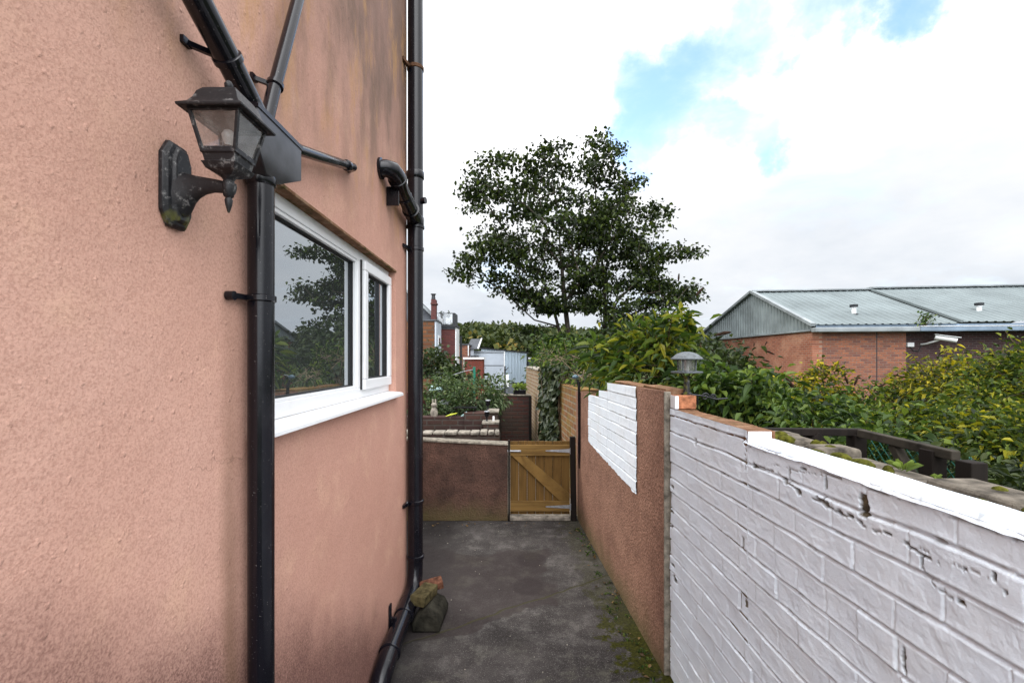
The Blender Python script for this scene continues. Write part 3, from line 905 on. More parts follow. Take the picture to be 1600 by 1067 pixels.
# backplate: long eight sided plate with a raised centre
py = 0.985
oct_ = [(-.020, .088), (.020, .088), (.036, .058), (.036, -.058), (.020, -.088), (-.020, -.088), (-.036, -.058), (-.036, .058)]
sc = lambda s, t: [(WX + t, py + a * s, 2.077 - .001 * 0 + b * s) for a, b in oct_]
zp = 2.074
ring_ = lambda s, sz, t: [(WX + t, py + a * s, zp + b * sz) for a, b in oct_]
MB().loft([ring_(1.15, 1.03, .001), ring_(1.15, 1.03, .010), ring_(.95, .97, .017), ring_(.72, .9, .019), ring_(.60, .85, .026)]).build('backplate', MT['lantern'], ln, 25, bevel=.0015)
# flared arm
arm = []
for i, (t, r) in enumerate(((.0, .056), (.012, .046), (.025, .034), (.042, .025), (.062, .0185), (.085, .0145), (.108, .0125), (.128, .0125))):
    arm.append(((WX + .016 + t, py - .015 * min(1, t / .1), zp - .012 + .010 * math.sin(t / .128 * math.pi)), r))
MB().tube([a for a, r in arm], [r for a, r in arm], 14, True, .55).build('arm', MT['lantern'], ln, 40)
# lower cup and drop finial
MB().lathe((LX, LY, 0), [(.002, 2.012), (.006, 2.026), (.008, 2.038), (.006, 2.043), (.010, 2.047), (.0125, 2.072), (.010, 2.080), (.015, 2.088), (.022, 2.094)], 16).build('drop_finial', MT['lantern'], ln, 40)
MB().loft([SQ(.014, 2.088), SQ(.030, 2.096), SQ(.036, 2.108), SQ(.031, 2.110), SQ(.034, 2.124), SQ(.037, 2.126), SQ(.037, 2.131)]).build('tray', MT['lantern'], ln, 25, bevel=.001)
# corner bars and top rim
zb0, zb1, w0, w1 = 2.131, 2.206, .0335, .0500
fr = MB()
for sx in (-1, 1):
    for sy in (-1, 1):
        fr.bar((LX + sx * w0, LY + sy * w0, zb0 - .002), (LX + sx * w1, LY + sy * w1, zb1 + .004), .0065, .0065, (0, 1, 0))
for z, w, h in ((zb1 + .002, w1, .010), (zb0 + .003, w0, .007)):
    fr.bar((LX - w, LY - w, z), (LX + w, LY - w, z), .006, h); fr.bar((LX - w, LY + w, z), (LX + w, LY + w, z), .006, h)
    fr.bar((LX - w, LY - w, z), (LX - w, LY + w, z), .006, h); fr.bar((LX + w, LY - w, z), (LX + w, LY + w, z), .006, h)
fr.build('frame', MT['lantern'], ln, bevel=.0008)
a0, a1 = w0 - .001, w1 - .001
for (p, q_) in (((-1, -1), (1, -1)), ((1, -1), (1, 1)), ((1, 1), (-1, 1)), ((-1, 1), (-1, -1))):
    MB().add([(LX + p[0] * a0, LY + p[1] * a0, zb0), (LX + q_[0] * a0, LY + q_[1] * a0, zb0), (LX + q_[0] * a1, LY + q_[1] * a1, zb1), (LX + p[0] * a1, LY + p[1] * a1, zb1)], [(0, 1, 2, 3)]).build('pane', MT['lglass'], ln)
MB().lathe((LX, LY, 0), [(.012, 2.131), (.012, 2.150), (.010, 2.153)], 16).build('lamp_holder', MT['lantern'], ln, 40)
MB().lathe((LX, LY, 0), [(.007, 2.153), (.008, 2.158), (.012, 2.168), (.0135, 2.176), (.010, 2.184), (.004, 2.188)], 18).build('bulb', MT['bulb'], ln, 60)
# ogee roof
MB().loft([SQ(.052, 2.208), SQ(.0655, 2.2065), SQ(.0665, 2.211), SQ(.060, 2.216), SQ(.052, 2.222), SQ(.046, 2.233), SQ(.041, 2.248), SQ(.034, 2.258), SQ(.030, 2.261)]).build('roof', MT['lantern'], ln, 40, bevel=.0008)
MB().loft([SQ(.018, 2.261), SQ(.018, 2.264), SQ(.010, 2.268)]).build('cap', MT['lantern'], ln, 30)
MB().lathe((LX, LY, 0), [(.008, 2.266), (.005, 2.271), (.008, 2.278), (.0085, 2.284), (.005, 2.290), (.001, 2.293)], 16).build('top_finial', MT['lantern'], ln, 40)

# ================================================================== WHITE PAINTED BRICK WALL (right)
def wxw(y): return 0.850 + 0.021 * (2.45 - y)     # plane of its face


def relief(A, Z, seed, course, blen, rel=0.006, wob=0.010, mort=0.010):
    aw = A + wob * (fbm(A * 5, Z * 5, seed) - .5) * 2; zw = Z + wob * .8 * (fbm(A * 3.2, Z * 9, seed + 20) - .5) * 2
    row = np.floor(zw / course)
    r = np.random.default_rng(seed); jr = r.random(400); br_ = r.random((400, 400))
    ri = row.astype(int) % 400
    L = np.where(ri % 5 == 2, blen * .5, blen)                   # header rows now and then
    u = aw / L + jr[ri] * .25 + .5 * (ri % 2)
    col = np.floor(u); ci = col.astype(int) % 400
    fu = (u - col) * L; fz = zw - row * course
    dz = np.minimum(fz, course - fz); du = np.minimum(fu, L - fu)
    # bed joints read deep, perpends are nearly filled with paint
    fade = 0.25 + 0.75 * fbm(A * 6 + 9, Z * 6, seed + 40)
    hl = (1 - sstep(.0008, .0030, np.abs(fz - .004))) * sstep(.40, .62, fbm(A * 14, Z * 30, seed + 80))
    g = np.maximum(1 - sstep(.001, mort, dz), (1 - sstep(.001, mort * .8, du)) * 0.55 * fade)
    h = -rel * (g + .25 * g ** 4) + (br_[ri, ci] - .5) * .0055 + (fu - L / 2) * (br_[ci, ri] - .5) * .02 + .003 * (fbm(A * 28, Z * 28, seed + 60) - .5) + .003 * (fbm(A * 8, Z * 8, seed + 70) - .5)
    # drooping paint lip under each course
    h += .0022 * (1 - sstep(.0, .02, fz)) * (1 - g) + .0016 * (1 - sstep(0, .012, course - fz))
    return h - .002 * hl, np.clip(g * .6 + hl * 1.3, 0, 1.6)


def grid_faces(nu, nv, keep=None):
    i, j = np.meshgrid(np.arange(nu - 1), np.arange(nv - 1))
    q = np.stack([j * nu + i, j * nu + i + 1, (j + 1) * nu + i + 1, (j + 1) * nu + i], -1).reshape(-1, 4)
    return q


ww = thing('white_brick_wall', 'white painted brick garden wall, chipped and cracked, running along the right', 'wall', (0.9, 1.0, 0))
STEP_Y = 1.672
kk = np.linspace((1690 - HX) / F, (1046.2 - HX) / F, 450)
ya = np.concatenate([np.arange(-1.0, .70, .01), (0.850 + .021 * 2.45) / (kk + .021)]); ya = np.sort(ya[ya <= 2.4501]); za = np.linspace(0, 1.0, 350)
A, U = np.meshgrid(ya, za)
top = np.where(ya > STEP_Y, 1.440, 1.398)
Zt = U * top[None, :]
h, g = relief(A, Zt, 11, .0825, .235, .0065, .011, .0065)
bare = np.zeros_like(A)


def to_wall(px, py):
    # photograph pixel -> (y, z) on the wall face
    k = (px - HX) / F
    y = (0.850 + 0.021 * 2.45) / (k + 0.021)
    return y, EYE - (py - HY) / F * y


wob1 = (fbm(A * 60, Zt * 60, 91) - .5); wob2 = (fbm(A * 60, Zt * 60, 95) - .5)
chips = [(1350, 790, 13, 42, 1), (1285, 783, 26, 7, .9), (1250, 769, 10, 8, .9), (1312, 800, 10, 6, .9), (1178, 728, 9, 7, .9),
         (1441, 873, 5, 26, .8), (1500, 941, 15, 8, 1), (1557, 902, 8, 13, 1), (1411, 1035, 6, 46, .9), (1162, 850, 3, 26, .7),
         (1087, 688, 3, 13, .7), (1389, 834, 14, 5, 1), (1510, 889, 7, 4, 1), (1420, 855, 9, 4, .9), (1290, 755, 5, 22, .9),
         (1255, 733, 12, 3, .8), (1228, 754, 4, 6, .8), (1232, 738, 3, 12, .6), (1163, 690, 5, 12, .9), (1052, 883, 5, 5, .9), (1055, 905, 6, 7, 1),
         (1330, 806, 16, 3, .9), (1345, 815, 10, 4, .8), (1188, 805, 5, 5, .7), (1575, 925, 4, 3, .7), (1246, 925, 4, 2, .6), (1050, 800, 4, 4, .9), (1050, 822, 4, 5, .9), (1051, 760, 4, 5, .9)]
for (px, py, w, hh, s) in chips:
    y, z = to_wall(px, py)
    yl, _ = to_wall(px + w / 2, py); yr, _ = to_wall(px - w / 2, py)
    ry = max(abs(yr - yl) / 2, .004); rz = max(hh / 2 / F * y, .0035)
    d = np.sqrt(((A - y) / ry + wob1 * 1.6) ** 4 + ((Zt - z) / rz + wob2 * 1.6) ** 4)
    bare = np.maximum(bare, s * (1 - sstep(.85, 1.08, d)))
# hairline cracks following the joints in the loose area under the cap
for pl_, wd_, st_ in ([(1185, 728), (1212, 738), (1232, 754), (1252, 770), (1285, 786), (1312, 801), (1352, 822), (1389, 834), (1425, 857), (1470, 880)], .0028, .9), \
        ([(1232, 728), (1234, 754)], .002, .7), ([(1290, 742), (1287, 786)], .003, .9), ([(1318, 762), (1345, 770), (1352, 790)], .0018, .7), ([(1288, 742), (1255, 738), (1205, 724)], .0015, .6), \
        ([(1164, 690), (1165, 735)], .0025, .8), ([(1500, 940), (1460, 915), (1440, 880)], .0016, .6), ([(1355, 820), (1400, 842), (1475, 872), (1557, 905)], .0014, .5):
    w_ = np.array([to_wall(*p) for p in pl_])
    for (ya_, zb_), (yc_, zd_) in zip(w_[:-1], w_[1:]):
        L2 = (yc_ - ya_) ** 2 + (zd_ - zb_) ** 2 + 1e-9
        Aw = A + wob1 * .012; Zw = Zt + wob2 * .012
        tt_ = np.clip(((Aw - ya_) * (yc_ - ya_) + (Zw - zb_) * (zd_ - zb_)) / L2, 0, 1)
        dd_ = np.hypot(Aw - ya_ - tt_ * (yc_ - ya_), Zw - zb_ - tt_ * (zd_ - zb_))
        bare = np.maximum(bare, st_ * (1 - sstep(wd_ * .4, wd_ * 1.3, dd_)) * sstep(.32, .5, fbm(A * 30, Zt * 30, 131)))
# joint under the cap opens into dark flakes
g2 = 1 - sstep(.0, .004, np.abs(Zt - (1.383 + .012 * (fbm(A * 12, A * 0, 141) - .5))))
bare = np.maximum(bare, np.where(A < STEP_Y, g2 * sstep(.45, .6, fbm(A * 22, Zt * 3, 151)) * .9, 0))
# worn arrises in the deepest joints
bare = np.maximum(bare, np.clip(g, 0, 1) * sstep(.62, .74, fbm(A * 16, Zt * 16, 161)) * .75)
flake = sstep(.50, .515, fbm(A * 7, Zt * 11, 211, 5)) * .0008 + sstep(.56, .57, fbm(A * 15, Zt * 19, 221, 5)) * .0007
h = h + flake - .008 * sstep(.2, .8, bare)
X = 0.850 + .021 * (2.45 - A) - h
V = np.stack([X, A, Zt], -1).reshape(-1, 3)
np_mesh('brickwork', V, grid_faces(len(ya), len(za)), MT['paint'], ww, True, {'bare': bare, 'groove': g})
cz = lambda y: wxw(y) + .014
core = MB()
core.add([(cz(-1), -1, 0), (cz(-1) + .09, -1, 0), (cz(-1) + .09, -1, 1.385), (cz(-1), -1, 1.385),
          (cz(STEP_Y), STEP_Y, 0), (cz(STEP_Y) + .09, STEP_Y, 0), (cz(STEP_Y) + .09, STEP_Y, 1.385), (cz(STEP_Y), STEP_Y, 1.385)],
         [(0, 1, 2, 3), (4, 7, 6, 5), (0, 4, 5, 1), (1, 5, 6, 2), (2, 6, 7, 3), (3, 7, 4, 0)])
core.build('core', MT['mortar'], ww)
# raised last length with a bare brick top
nb = 7; tb = MB()
for i in range(nb):
    y0 = STEP_Y + (2.45 - STEP_Y) * i / nb + .002; y1 = STEP_Y + (2.45 - STEP_Y) * (i + 1) / nb - .004
    xa = wxw(y0) + .012; dz = random.uniform(-.002, .004)
    tb.box(xa - .008, xa + .096 + random.uniform(-.006, .006), y0, y1, 1.37, 1.438 + dz)
tb.build('top_course', MT['topbrick'], ww, bevel=.004)
MB().box(wxw(STEP_Y) - .001, wxw(STEP_Y) + .085, STEP_Y - .006, STEP_Y - .001, 1.395, 1.437).build('painted_end', MT['wpaint'], ww, bevel=.002)
c2 = MB(); c2.box(cz(2) - .004, cz(2) + .092, STEP_Y + .003, 2.445, 0, 1.365); c2.build('core', MT['mortar'], ww)
# white cement cap
yc = np.arange(-1.0, STEP_Y + .03, .008); s = np.linspace(0, 1, 12)
A2, S2 = np.meshgrid(yc, s)
ex = .0015 + .0045 * fbm(A2 * 14, S2 * 0, 201); wid = .086 + .01 * fbm(A2 * 6, S2 * 0 + 3, 203)
zt = 1.402 + .016 * sstep(0, .5, S2) - .010 * sstep(.75, 1, S2) - .012 * (1 - sstep(0, .14, S2)) * (.5 + fbm(A2 * 11, S2 * 0 + 8, 205)) + .006 * (fbm(A2 * 10, S2 * 3, 207) - .5)
zt = np.where(S2 > .97, 1.36, zt)
X2 = wxw(A2) - ex + S2 * (wid + ex)
np_mesh('cap', np.stack([X2, A2, zt], -1).reshape(-1, 3), grid_faces(len(yc), 12), MT['paint'], ww, True,
        {'bare': .5 * sstep(.72, .75, fbm(A2 * 30, S2 * 4, 231, 5)) * (S2 < .5), 'groove': .75 * sstep(.4, .75, fbm(A2 * 9, S2 * 2.5, 241, 5))})
# raw mortar end against the rendered wall
MB().box(wxw(2.45) - .002, wxw(2.45) + .10, 2.447, 2.462, 0, 1.43).build('mortar_joint', MT['mortar'], ww)

# ================================================================== TERRACOTTA RENDERED WALL
def pxw(y): return 0.947 - 0.051 * y


pw = thing('terracotta_wall', 'terracotta rendered boundary wall with a white painted brick panel, stepped top', 'wall', (0.8, 3.6, 0))
Y_A, Y_B = 2.465, 4.93
prof_top = [(2.465, 1.535), (2.905, 1.528), (3.612, 1.518), (3.614, 1.449), (3.892, 1.440), (3.894, 1.380), (4.31, 1.372), (4.93, 1.365)]


def ptop(y): return float(np.interp(y, [p[0] for p in prof_top], [p[1] for p in prof_top]))


def pbot(y): return .84 + (.925 - .84) * (y - 2.905) / (4.31 - 2.905)


TH = .012
core = MB()
for (a, b) in ((2.47, 3.612), (3.614, 3.892), (3.894, 4.93)):
    core.add([(pxw(a) + TH, a, 0), (pxw(a) + .125, a, 0), (pxw(a) + .125, a, ptop(a) - .004), (pxw(a) + TH, a, ptop(a) - .004),
              (pxw(b) + TH, b, 0), (pxw(b) + .125, b, 0), (pxw(b) + .125, b, ptop(b - .001) - .004), (pxw(b) + TH, b, ptop(b - .001) - .004)],
             [(0, 1, 2, 3), (4, 7, 6, 5), (0, 4, 5, 1), (1, 5, 6, 2), (2, 6, 7, 3), (3, 7, 4, 0)])
core.build('core', MT['topbrick'], pw)
rs = MB()


def slab(a, b, z0a, z0b, z1a, z1b, t0=0.0, t1=TH):
    rs.add([(pxw(a) + t0, a, z0a), (pxw(a) + t1, a, z0a), (pxw(a) + t1, a, z1a), (pxw(a) + t0, a, z1a),
            (pxw(b) + t0, b, z0b), (pxw(b) + t1, b, z0b), (pxw(b) + t1, b, z1b), (pxw(b) + t0, b, z1b)],
           [(0, 1, 2, 3), (4, 7, 6, 5), (0, 4, 5, 1), (1, 5, 6, 2), (2, 6, 7, 3), (3, 7, 4, 0)])


slab(2.465, 2.905, 0, 0, 1.530, 1.523); slab(2.905, 4.31, 0, 0, pbot(2.905), pbot(4.31)); slab(4.31, 4.93, 0, 0, 1.368, 1.36)
rs.build('render', MT['pinkwall'], pw)
MB().box(pxw(2.46) - .0005, pxw(2.46) + .035, 2.452, 2.464, 0, 1.528).build('render_edge', MT['mortar'], pw, bevel=.003)
# white painted brick panel, real relief
ya = np.arange(2.905, 4.3101, .0075); za = np.linspace(0, 1, 130)
A, U = np.meshgrid(ya, za)
bt = pbot(ya); tp = np.array([ptop(y) for y in ya])
Zt = bt + U * (tp - bt)
Zt = Zt + (1 - U) ** 8 * .010 * (fbm(A * 25, A * 0, 251) - .5) * 2
sd = np.exp(-((A - 2.905) / .03) ** 2) + np.exp(-((A - 4.31) / .03) ** 2)
A = A + sd * .012 * (fbm(Zt * 30, A * 0, 261) - .5) * 2
h, g = relief(A, Zt - .02, 31, .0755, .235, .0045, .004, .008)
bare = g * sstep(.68, .76, fbm(A * 18, Zt * 18, 171)) * .7
X = pxw(A) - .0012 - h - .005
np_mesh('painted_brick_panel', np.stack([X, A, Zt], -1).reshape(-1, 3), grid_faces(len(ya), len(za)), MT['paint'], pw, True, {'bare': bare, 'groove': g * .7})
# capping bricks lying on top
for (a, b) in ((2.47, 2.9), (2.91, 3.605)):
    MB().box(pxw(a) + .016, pxw(a) + .12, a, b, ptop(a) - .006, ptop(a) + .006).build('coping', MT['topbrick'], pw, bevel=.004)

# ================================================================== STONE WALL AND FENCE NEXT DOOR
sw = thing('rubble_wall', 'low mossy rubble stone wall top just behind the white wall', 'wall', (1.1, 1.3, 0))
MB().box(.975, 1.20, -1.0, 2.15, 0, 1.30).build('core', MT['stone'], sw)
y = -1.0; cp = MB()
while y < 2.12:
    l = random.uniform(.10, .24); a = random.uniform(-.02, .02)
    for (x0, x1) in (((.962, 1.09 + a), (1.095 + a, 1.23)) if random.random() < .6 else ((.962, 1.22),)):
        zt_ = 1.372 + random.uniform(-.012, .014)
        cp.box(x0 + random.uniform(0, .012), x1 + random.uniform(-.01, .02), y + .004, y + l - .004, 1.28, zt_)
    y += l
cp.build('coping_stone', MT['stone'], sw, bevel=.014, bseg=3)
mo = MB()
for i in range(26):
    x = random.uniform(.99, 1.2); yy = random.uniform(.6, 2.0); r = random.uniform(.015, .04)
    mo.lathe((x, yy, 1.366), [(r, 0), (r * .95, .012), (r * .6, .022), (r * .1, .026)], 9)
mo.build('moss', MT['moss'], sw, 60)


def weed(px, py, d, n, L, name, label):
    b = P(px, py, d)
    c = np.tile(np.array(b), (n, 1)) + rng.normal(0, .004, (n, 3))
    a = np.linspace(0, 2 * math.pi, n, endpoint=False) + rng.random(n) * .4
    dd = np.stack([np.cos(a), np.sin(a), 1.3 + .6 * rng.random(n)], 1)
    o = leaf_mesh(name, c, dd, L * (.8 + .4 * rng.random(n)), .085, MT['weed'], None, .3, .55)
    return tag(o, label, 'weed')


weed(1411, 734, 1.38, 8, .075, 'strap_leaf_weed', 'strappy green weed growing on the mossy stone wall top')
weed(1465, 750, 1.27, 7, .035, 'small_weed', 'tiny pale weed nearer the black post on the stone wall top')

fz = 1.365
fence_posts = []
fp = thing('fence_post', 'dark square timber corner post where the fence rails meet', 'fence post', (1.665, 2.2, .9), 'timber fence posts')
MB().box(1.635, 1.695, 2.17, 2.23, .85, 1.34).build('post', MT['post'], fp, bevel=.004)
dup(fp, (-.02, -.42, .01), 'dark timber fence post standing middle of three behind the mossy wall')
f3 = dup(fp, (-.035, -.585, .0), 'dark timber fence post nearest the camera behind the mossy wall')
ft = thing('picket_fence', 'dark picket fence panel with a top rail running sideways beyond the stone wall', 'fence', (1.4, 2.2, .9))
MB().bar((1.05, 2.2, 1.355), (1.70, 2.2, 1.35), .04, .034).build('rail', MT['post'], ft, bevel=.004)
MB().bar((1.05, 2.21, 1.05), (1.64, 2.21, 1.05), .05, .045).build('rail', MT['post'], ft, bevel=.004)
MB().bar((1.45, 2.185, 1.34), (1.63, 2.185, 1.16), .03, .04).build('brace', MT['post'], ft, bevel=.003)
for i in range(5):
    x = 1.09 + i * .085
    MB().box(x, x + .055, 2.225, 2.243, .85, 1.33).build('picket', MT['post'], ft, bevel=.003)
fr = thing('sloping_fence_rail', 'weathered grey fence rail and strut between the dark posts', 'fence rail', (1.65, 1.9, 1.2))
MB().bar((1.655, 2.16, 1.352), (1.640, 1.68, 1.345), .035, .036).build('rail', MT['postd'], fr, bevel=.004)
MB().bar((1.66, 1.98, 1.335), (1.625, 1.80, 1.15), .035, .04).build('strut', MT['postd'], fr, bevel=.004)
cl = MB()


def mesh_wires(p0, p1, z0, z1, s=.052, r=.0021):
    p0 = Vector(p0); p1 = Vector(p1); Lh = (p1 - p0).length; u = (p1 - p0) / Lh; H_ = z1 - z0
    for sg in (1, -1):
        t = -H_
        while t < Lh:
            a, b = t, t + H_
            za, zb = (z0, z1) if sg > 0 else (z1, z0)
            lo, hi = max(a, 0), min(b, Lh)
            if hi > lo:
                f = lambda q: za + (zb - za) * (q - a) / (b - a)
                q0 = p0 + u * lo; q1 = p0 + u * hi; m_ = (q0 + q1) / 2
                cl.tube([(q0.x, q0.y, f(lo)), (m_.x + .004, m_.y, (f(lo) + f(hi)) / 2), (q1.x, q1.y, f(hi))], r, 4)
            t += s


mesh_wires((1.70, 2.17, 0), (1.665, 1.62, 0), .92, 1.345)
mesh_wires((1.645, 1.58, 0), (1.56, .9, 0), .88, 1.27)
tag(cl.build('chain_link_mesh', MT['mesh'], None, 60), 'sagging green plastic chain link mesh strung behind the dark posts', 'wire mesh')

# ================================================================== POST LANTERN AND BRICK ON THE WALL
bk = MB(); bk.box(.858, .868, 2.365, 2.44, 1.442, 1.512)
hb = thing('loose_brick', 'half brick with one white painted end standing on the white wall', 'brick', (.92, 2.40, 1.44))
MB().box(.853, .962, 2.372, 2.442, 1.443, 1.512).build('body', MT['redbrick'], hb, bevel=.004)
MB().box(.849, .868, 2.369, 2.371, 1.444, 1.511).build('painted_face', MT['wpaint'], hb)
MB().box(.8495, .8525, 2.373, 2.441, 1.444, 1.511).build('painted_face', MT['wpaint'], hb)
px_, py_, pz_ = .945, 2.46, 1.512
pl = thing('post_lantern', 'grey round roofed garden lantern standing on the half brick by the wall end', 'garden light', (px_, py_, pz_))
g_ = simple('grey_green_lantern_metal', (.10, .115, .125), .5, .5, .3, 60)
MB().lathe((px_, py_, pz_), [(.028, 0), (.028, .006), (.018, .012), (.016, .05), (.013, .085), (.018, .09), (.012, .10)], 20).build('stem', MT['lantern'], pl, 40)
k = MB()
for i in range(4):
    a = math.pi / 4 + i * math.pi / 2
    k.tube([(px_, py_, pz_ + .092), (px_ + .02 * math.cos(a), py_ + .02 * math.sin(a), pz_ + .094), (px_ + .045 * math.cos(a), py_ + .045 * math.sin(a), pz_ + .118)], .004, 8)
k.build('arm', MT['lantern'], pl, 50)
MB().lathe((px_, py_, pz_ + .115), [(.072, 0), (.082, .003), (.082, .010), (.06, .012), (.02, .013)], 28).build('gallery', g_, pl, 40)
for i in range(4):
    a = math.pi / 4 + i * math.pi / 2
    MB().tube([(px_ + .048 * math.cos(a), py_ + .048 * math.sin(a), pz_ + .125), (px_ + .052 * math.cos(a), py_ + .052 * math.sin(a), pz_ + .192)], .0042, 8).build('upright', g_, pl, 50)
MB().lathe((px_, py_, pz_ + .128), [(.042, 0), (.045, .06)], 24).build('globe', MT['lglass'], pl, 60)
MB().lathe((px_, py_, pz_ + .128), [(.014, 0), (.014, .02), (.022, .03), (.022, .055), (.01, .06)], 14).build('lamp_unit', MT['bulb'], pl, 50)
MB().lathe((px_, py_, pz_ + .188), [(.082, .0), (.084, .005), (.070, .018), (.052, .032), (.030, .040), (.012, .043)], 28).build('roof', g_, pl, 30)
sc_ = MB()
for (ox, r0, s_) in ((.05, .022, 1), (.095, .016, -1)):
    pts = []
    for i in range(22):
        a = i / 21 * 2.6 * math.pi; r = r0 * (1 - .75 * i / 21)
        pts.append((.99 + ox + r * math.cos(a) * s_, 2.45, 1.50 + r * math.sin(a)))
    sc_.tube(pts, .004, 7)
sc_.tube([(.965, 2.45, 1.512), (1.03, 2.45, 1.505), (1.10, 2.45, 1.487), (1.16, 2.45, 1.492)], .0045, 7)
sc_.tube([(1.0, 2.45, 1.44), (1.0, 2.45, 1.51)], .0035, 6)
tag(sc_.build('iron_scroll', MT['black2'], None, 60), 'black wrought iron scroll bracket beside the half brick', 'iron scroll')

# ================================================================== FAR END: LOW WALL, GATE
lw = thing('low_rendered_wall', 'low dirty red rendered wall left of the wooden gate', 'wall', (-.9, 4.85, 0))
k = MB()
k.loft([[(-2.4, 4.80, 0), (-.045, 4.80, 0), (-.045, 4.92, 0), (-2.4, 4.92, 0)], [(-2.4, 4.80, .905), (-.045, 4.80, .795), (-.045, 4.92, .795), (-2.4, 4.92, .905)]])
k.build('wall', MT['lowwall'], lw, bevel=.008)
k = MB()
k.loft([[(-2.4, 4.785, .906), (-.04, 4.785, .796), (-.04, 4.935, .796), (-2.4, 4.935, .906)], [(-2.4, 4.79, .935), (-.04, 4.79, .820), (-.04, 4.93, .820), (-2.4, 4.93, .935)]])
k.build('coping', MT['mortar'], lw, bevel=.008)
for nm, x0, x1, lean, zt_, lab in (('gate_post', -.040, -.022, 0, .85, 'thin dark timber post on the latch side of the gate'), ('gate_post', .626, .682, -.012, .885, 'dark timber post on the hinge side of the gate')):
    k = MB(); k.loft([[(x0, 4.79, 0), (x1, 4.79, 0), (x1, 4.86, 0), (x0, 4.86, 0)], [(x0 + lean, 4.79, zt_), (x1 + lean, 4.79, zt_), (x1 + lean, 4.86, zt_), (x0 + lean, 4.86, zt_)]])
    tag(k.build(nm, MT['post'], None, bevel=.004), lab, 'gate post')
gt = thing('wooden_gate', 'new yellow pine ledged and braced garden gate with steel hinges', 'gate', (.3, 4.82, .06))
gx0, gx1 = -.020, .614
nb = 7
for i in range(nb):
    a = gx0 + (gx1 - gx0) * i / nb + .0015; b = gx0 + (gx1 - gx0) * (i + 1) / nb - .0015
    MB().box(a, b, 4.834, 4.850 + random.uniform(0, .002), .062, .836 + random.uniform(-.003, .003)).build('board', MT['gate'], gt, bevel=.0025)
MB().box(gx0 + .002, gx1 - .004, 4.808, 4.833, .685, .800).build('rail', MT['gateh'], gt, bevel=.003)
MB().box(gx0 + .002, gx1 - .004, 4.808, 4.833, .098, .208).build('rail', MT['gateh'], gt, bevel=.003)
MB().add([(gx0 + .02, 4.812, .684), (gx0 + .16, 4.812, .684), (gx1 - .01, 4.812, .290), (gx1 - .01, 4.812, .209), (gx1 - .11, 4.812, .209),
          (gx0 + .02, 4.832, .684), (gx0 + .16, 4.832, .684), (gx1 - .01, 4.832, .290), (gx1 - .01, 4.832, .209), (gx1 - .11, 4.832, .209)],
         [(0, 1, 2, 3, 4), (9, 8, 7, 6, 5), (0, 5, 6, 1), (1, 6, 7, 2), (2, 7, 8, 3), (3, 8, 9, 4), (4, 9, 5, 0)]).build('brace', mat_wood('pine_brace', (.11, .06, .016), (.22, .13, .038), 'd', .6), gt, bevel=.003)
for z in (.740, .150):
    k = MB(); k.extrude([(gx1 + .012, 4.803, z - .019), (gx1 - .02, 4.803, z - .019), (gx1 - .25, 4.803, z - .006), (gx1 - .262, 4.803, z), (gx1 - .25, 4.803, z + .006), (gx1 - .02, 4.803, z + .019), (gx1 + .012, 4.803, z + .019)], (0, .0045, 0))
    k.tube([(gx1 + .004, 4.800, z - .034), (gx1 + .004, 4.800, z + .034)], .007, 10)
    k.build('hinge', MT['zinc'], gt, 40)
k = MB(); k.box(gx0 - .028, gx0 + .115, 4.797, 4.805, .729, .748); k.tube([(gx0 - .02, 4.795, .738), (gx0 + .10, 4.795, .738)], .005, 8)
k.build('latch', MT['zinc'], gt, bevel=.001)
tag(MB().box(-.03, .62, 4.80, 4.93, .0, .042).build('doorstep', MT['paleStone'], None, bevel=.01), 'worn pale stone threshold under the gate', 'step')

# slim black pole with a lamp by the gate
pp = thing('pole_lamp', 'slim black metal pole with a small hooked lamp beside the gate', 'pole light', (.735, 4.72, .0))
MB().tube([(.695, 4.70, .58), (.695, 4.70, .8), (.693, 4.70, 1.38), (.690, 4.70, 1.44), (.672, 4.70, 1.495)], [.006, .013, .015, .015, .010], 12).build('pole', MT['black2'], pp, 50)
MB().lathe((.655, 4.70, 1.50), [(.004, 0), (.028, .008), (.034, .02), (.03, .034), (.008, .046)], 16).build('lamp', MT['blulamp'], pp, 50)
MB().bar((.665, 4.70, 1.528), (.73, 4.70, 1.545), .03, .006).build('panel', MT['gutter'], pp)

# ================================================================== WALLS BEYOND THE GATE
def rwx(y): return .735 - .062 * (y - 4.93)


bw = MB()
seg = lambda mb, a, b, z0, za, zb, th: mb.add([(rwx(a), a, z0), (rwx(a) + th, a, z0), (rwx(a) + th, a, za), (rwx(a), a, za),
                                              (rwx(b), b, z0), (rwx(b) + th, b, z0), (rwx(b) + th, b, zb), (rwx(b), b, zb)],
                                             [(0, 1, 2, 3), (4, 7, 6, 5), (0, 4, 5, 1), (1, 5, 6, 2), (2, 6, 7, 3), (3, 7, 4, 0)])
seg(bw, 4.94, 6.4, 0, 1.375, 1.37, .22)
tag(bw.build('brick_garden_wall', MT['brickY'], None, bevel=.006), 'mossy yellow and red brick garden wall just beyond the gate', 'wall')
bw2 = thing('tall_brick_wall', 'pale weathered brick wall with curved coping beyond the ivy', 'wall', (.5, 9.5, 0))
k = MB(); seg(k, 6.41, 11.2, 0, 1.46, 1.505, .24); k.build('wall', MT['brickP'], bw2, bevel=.006)
k = MB()
for i in range(24):
    a = 6.45 + i * .198; k.box(rwx(a) - .02, rwx(a) + .26, a, a + .19, 1.462 + .045 * (a - 6.41) / 4.8, 1.495 + .045 * (a - 6.41) / 4.8)
k.build('coping', MT['paleStone'], bw2, bevel=.012)
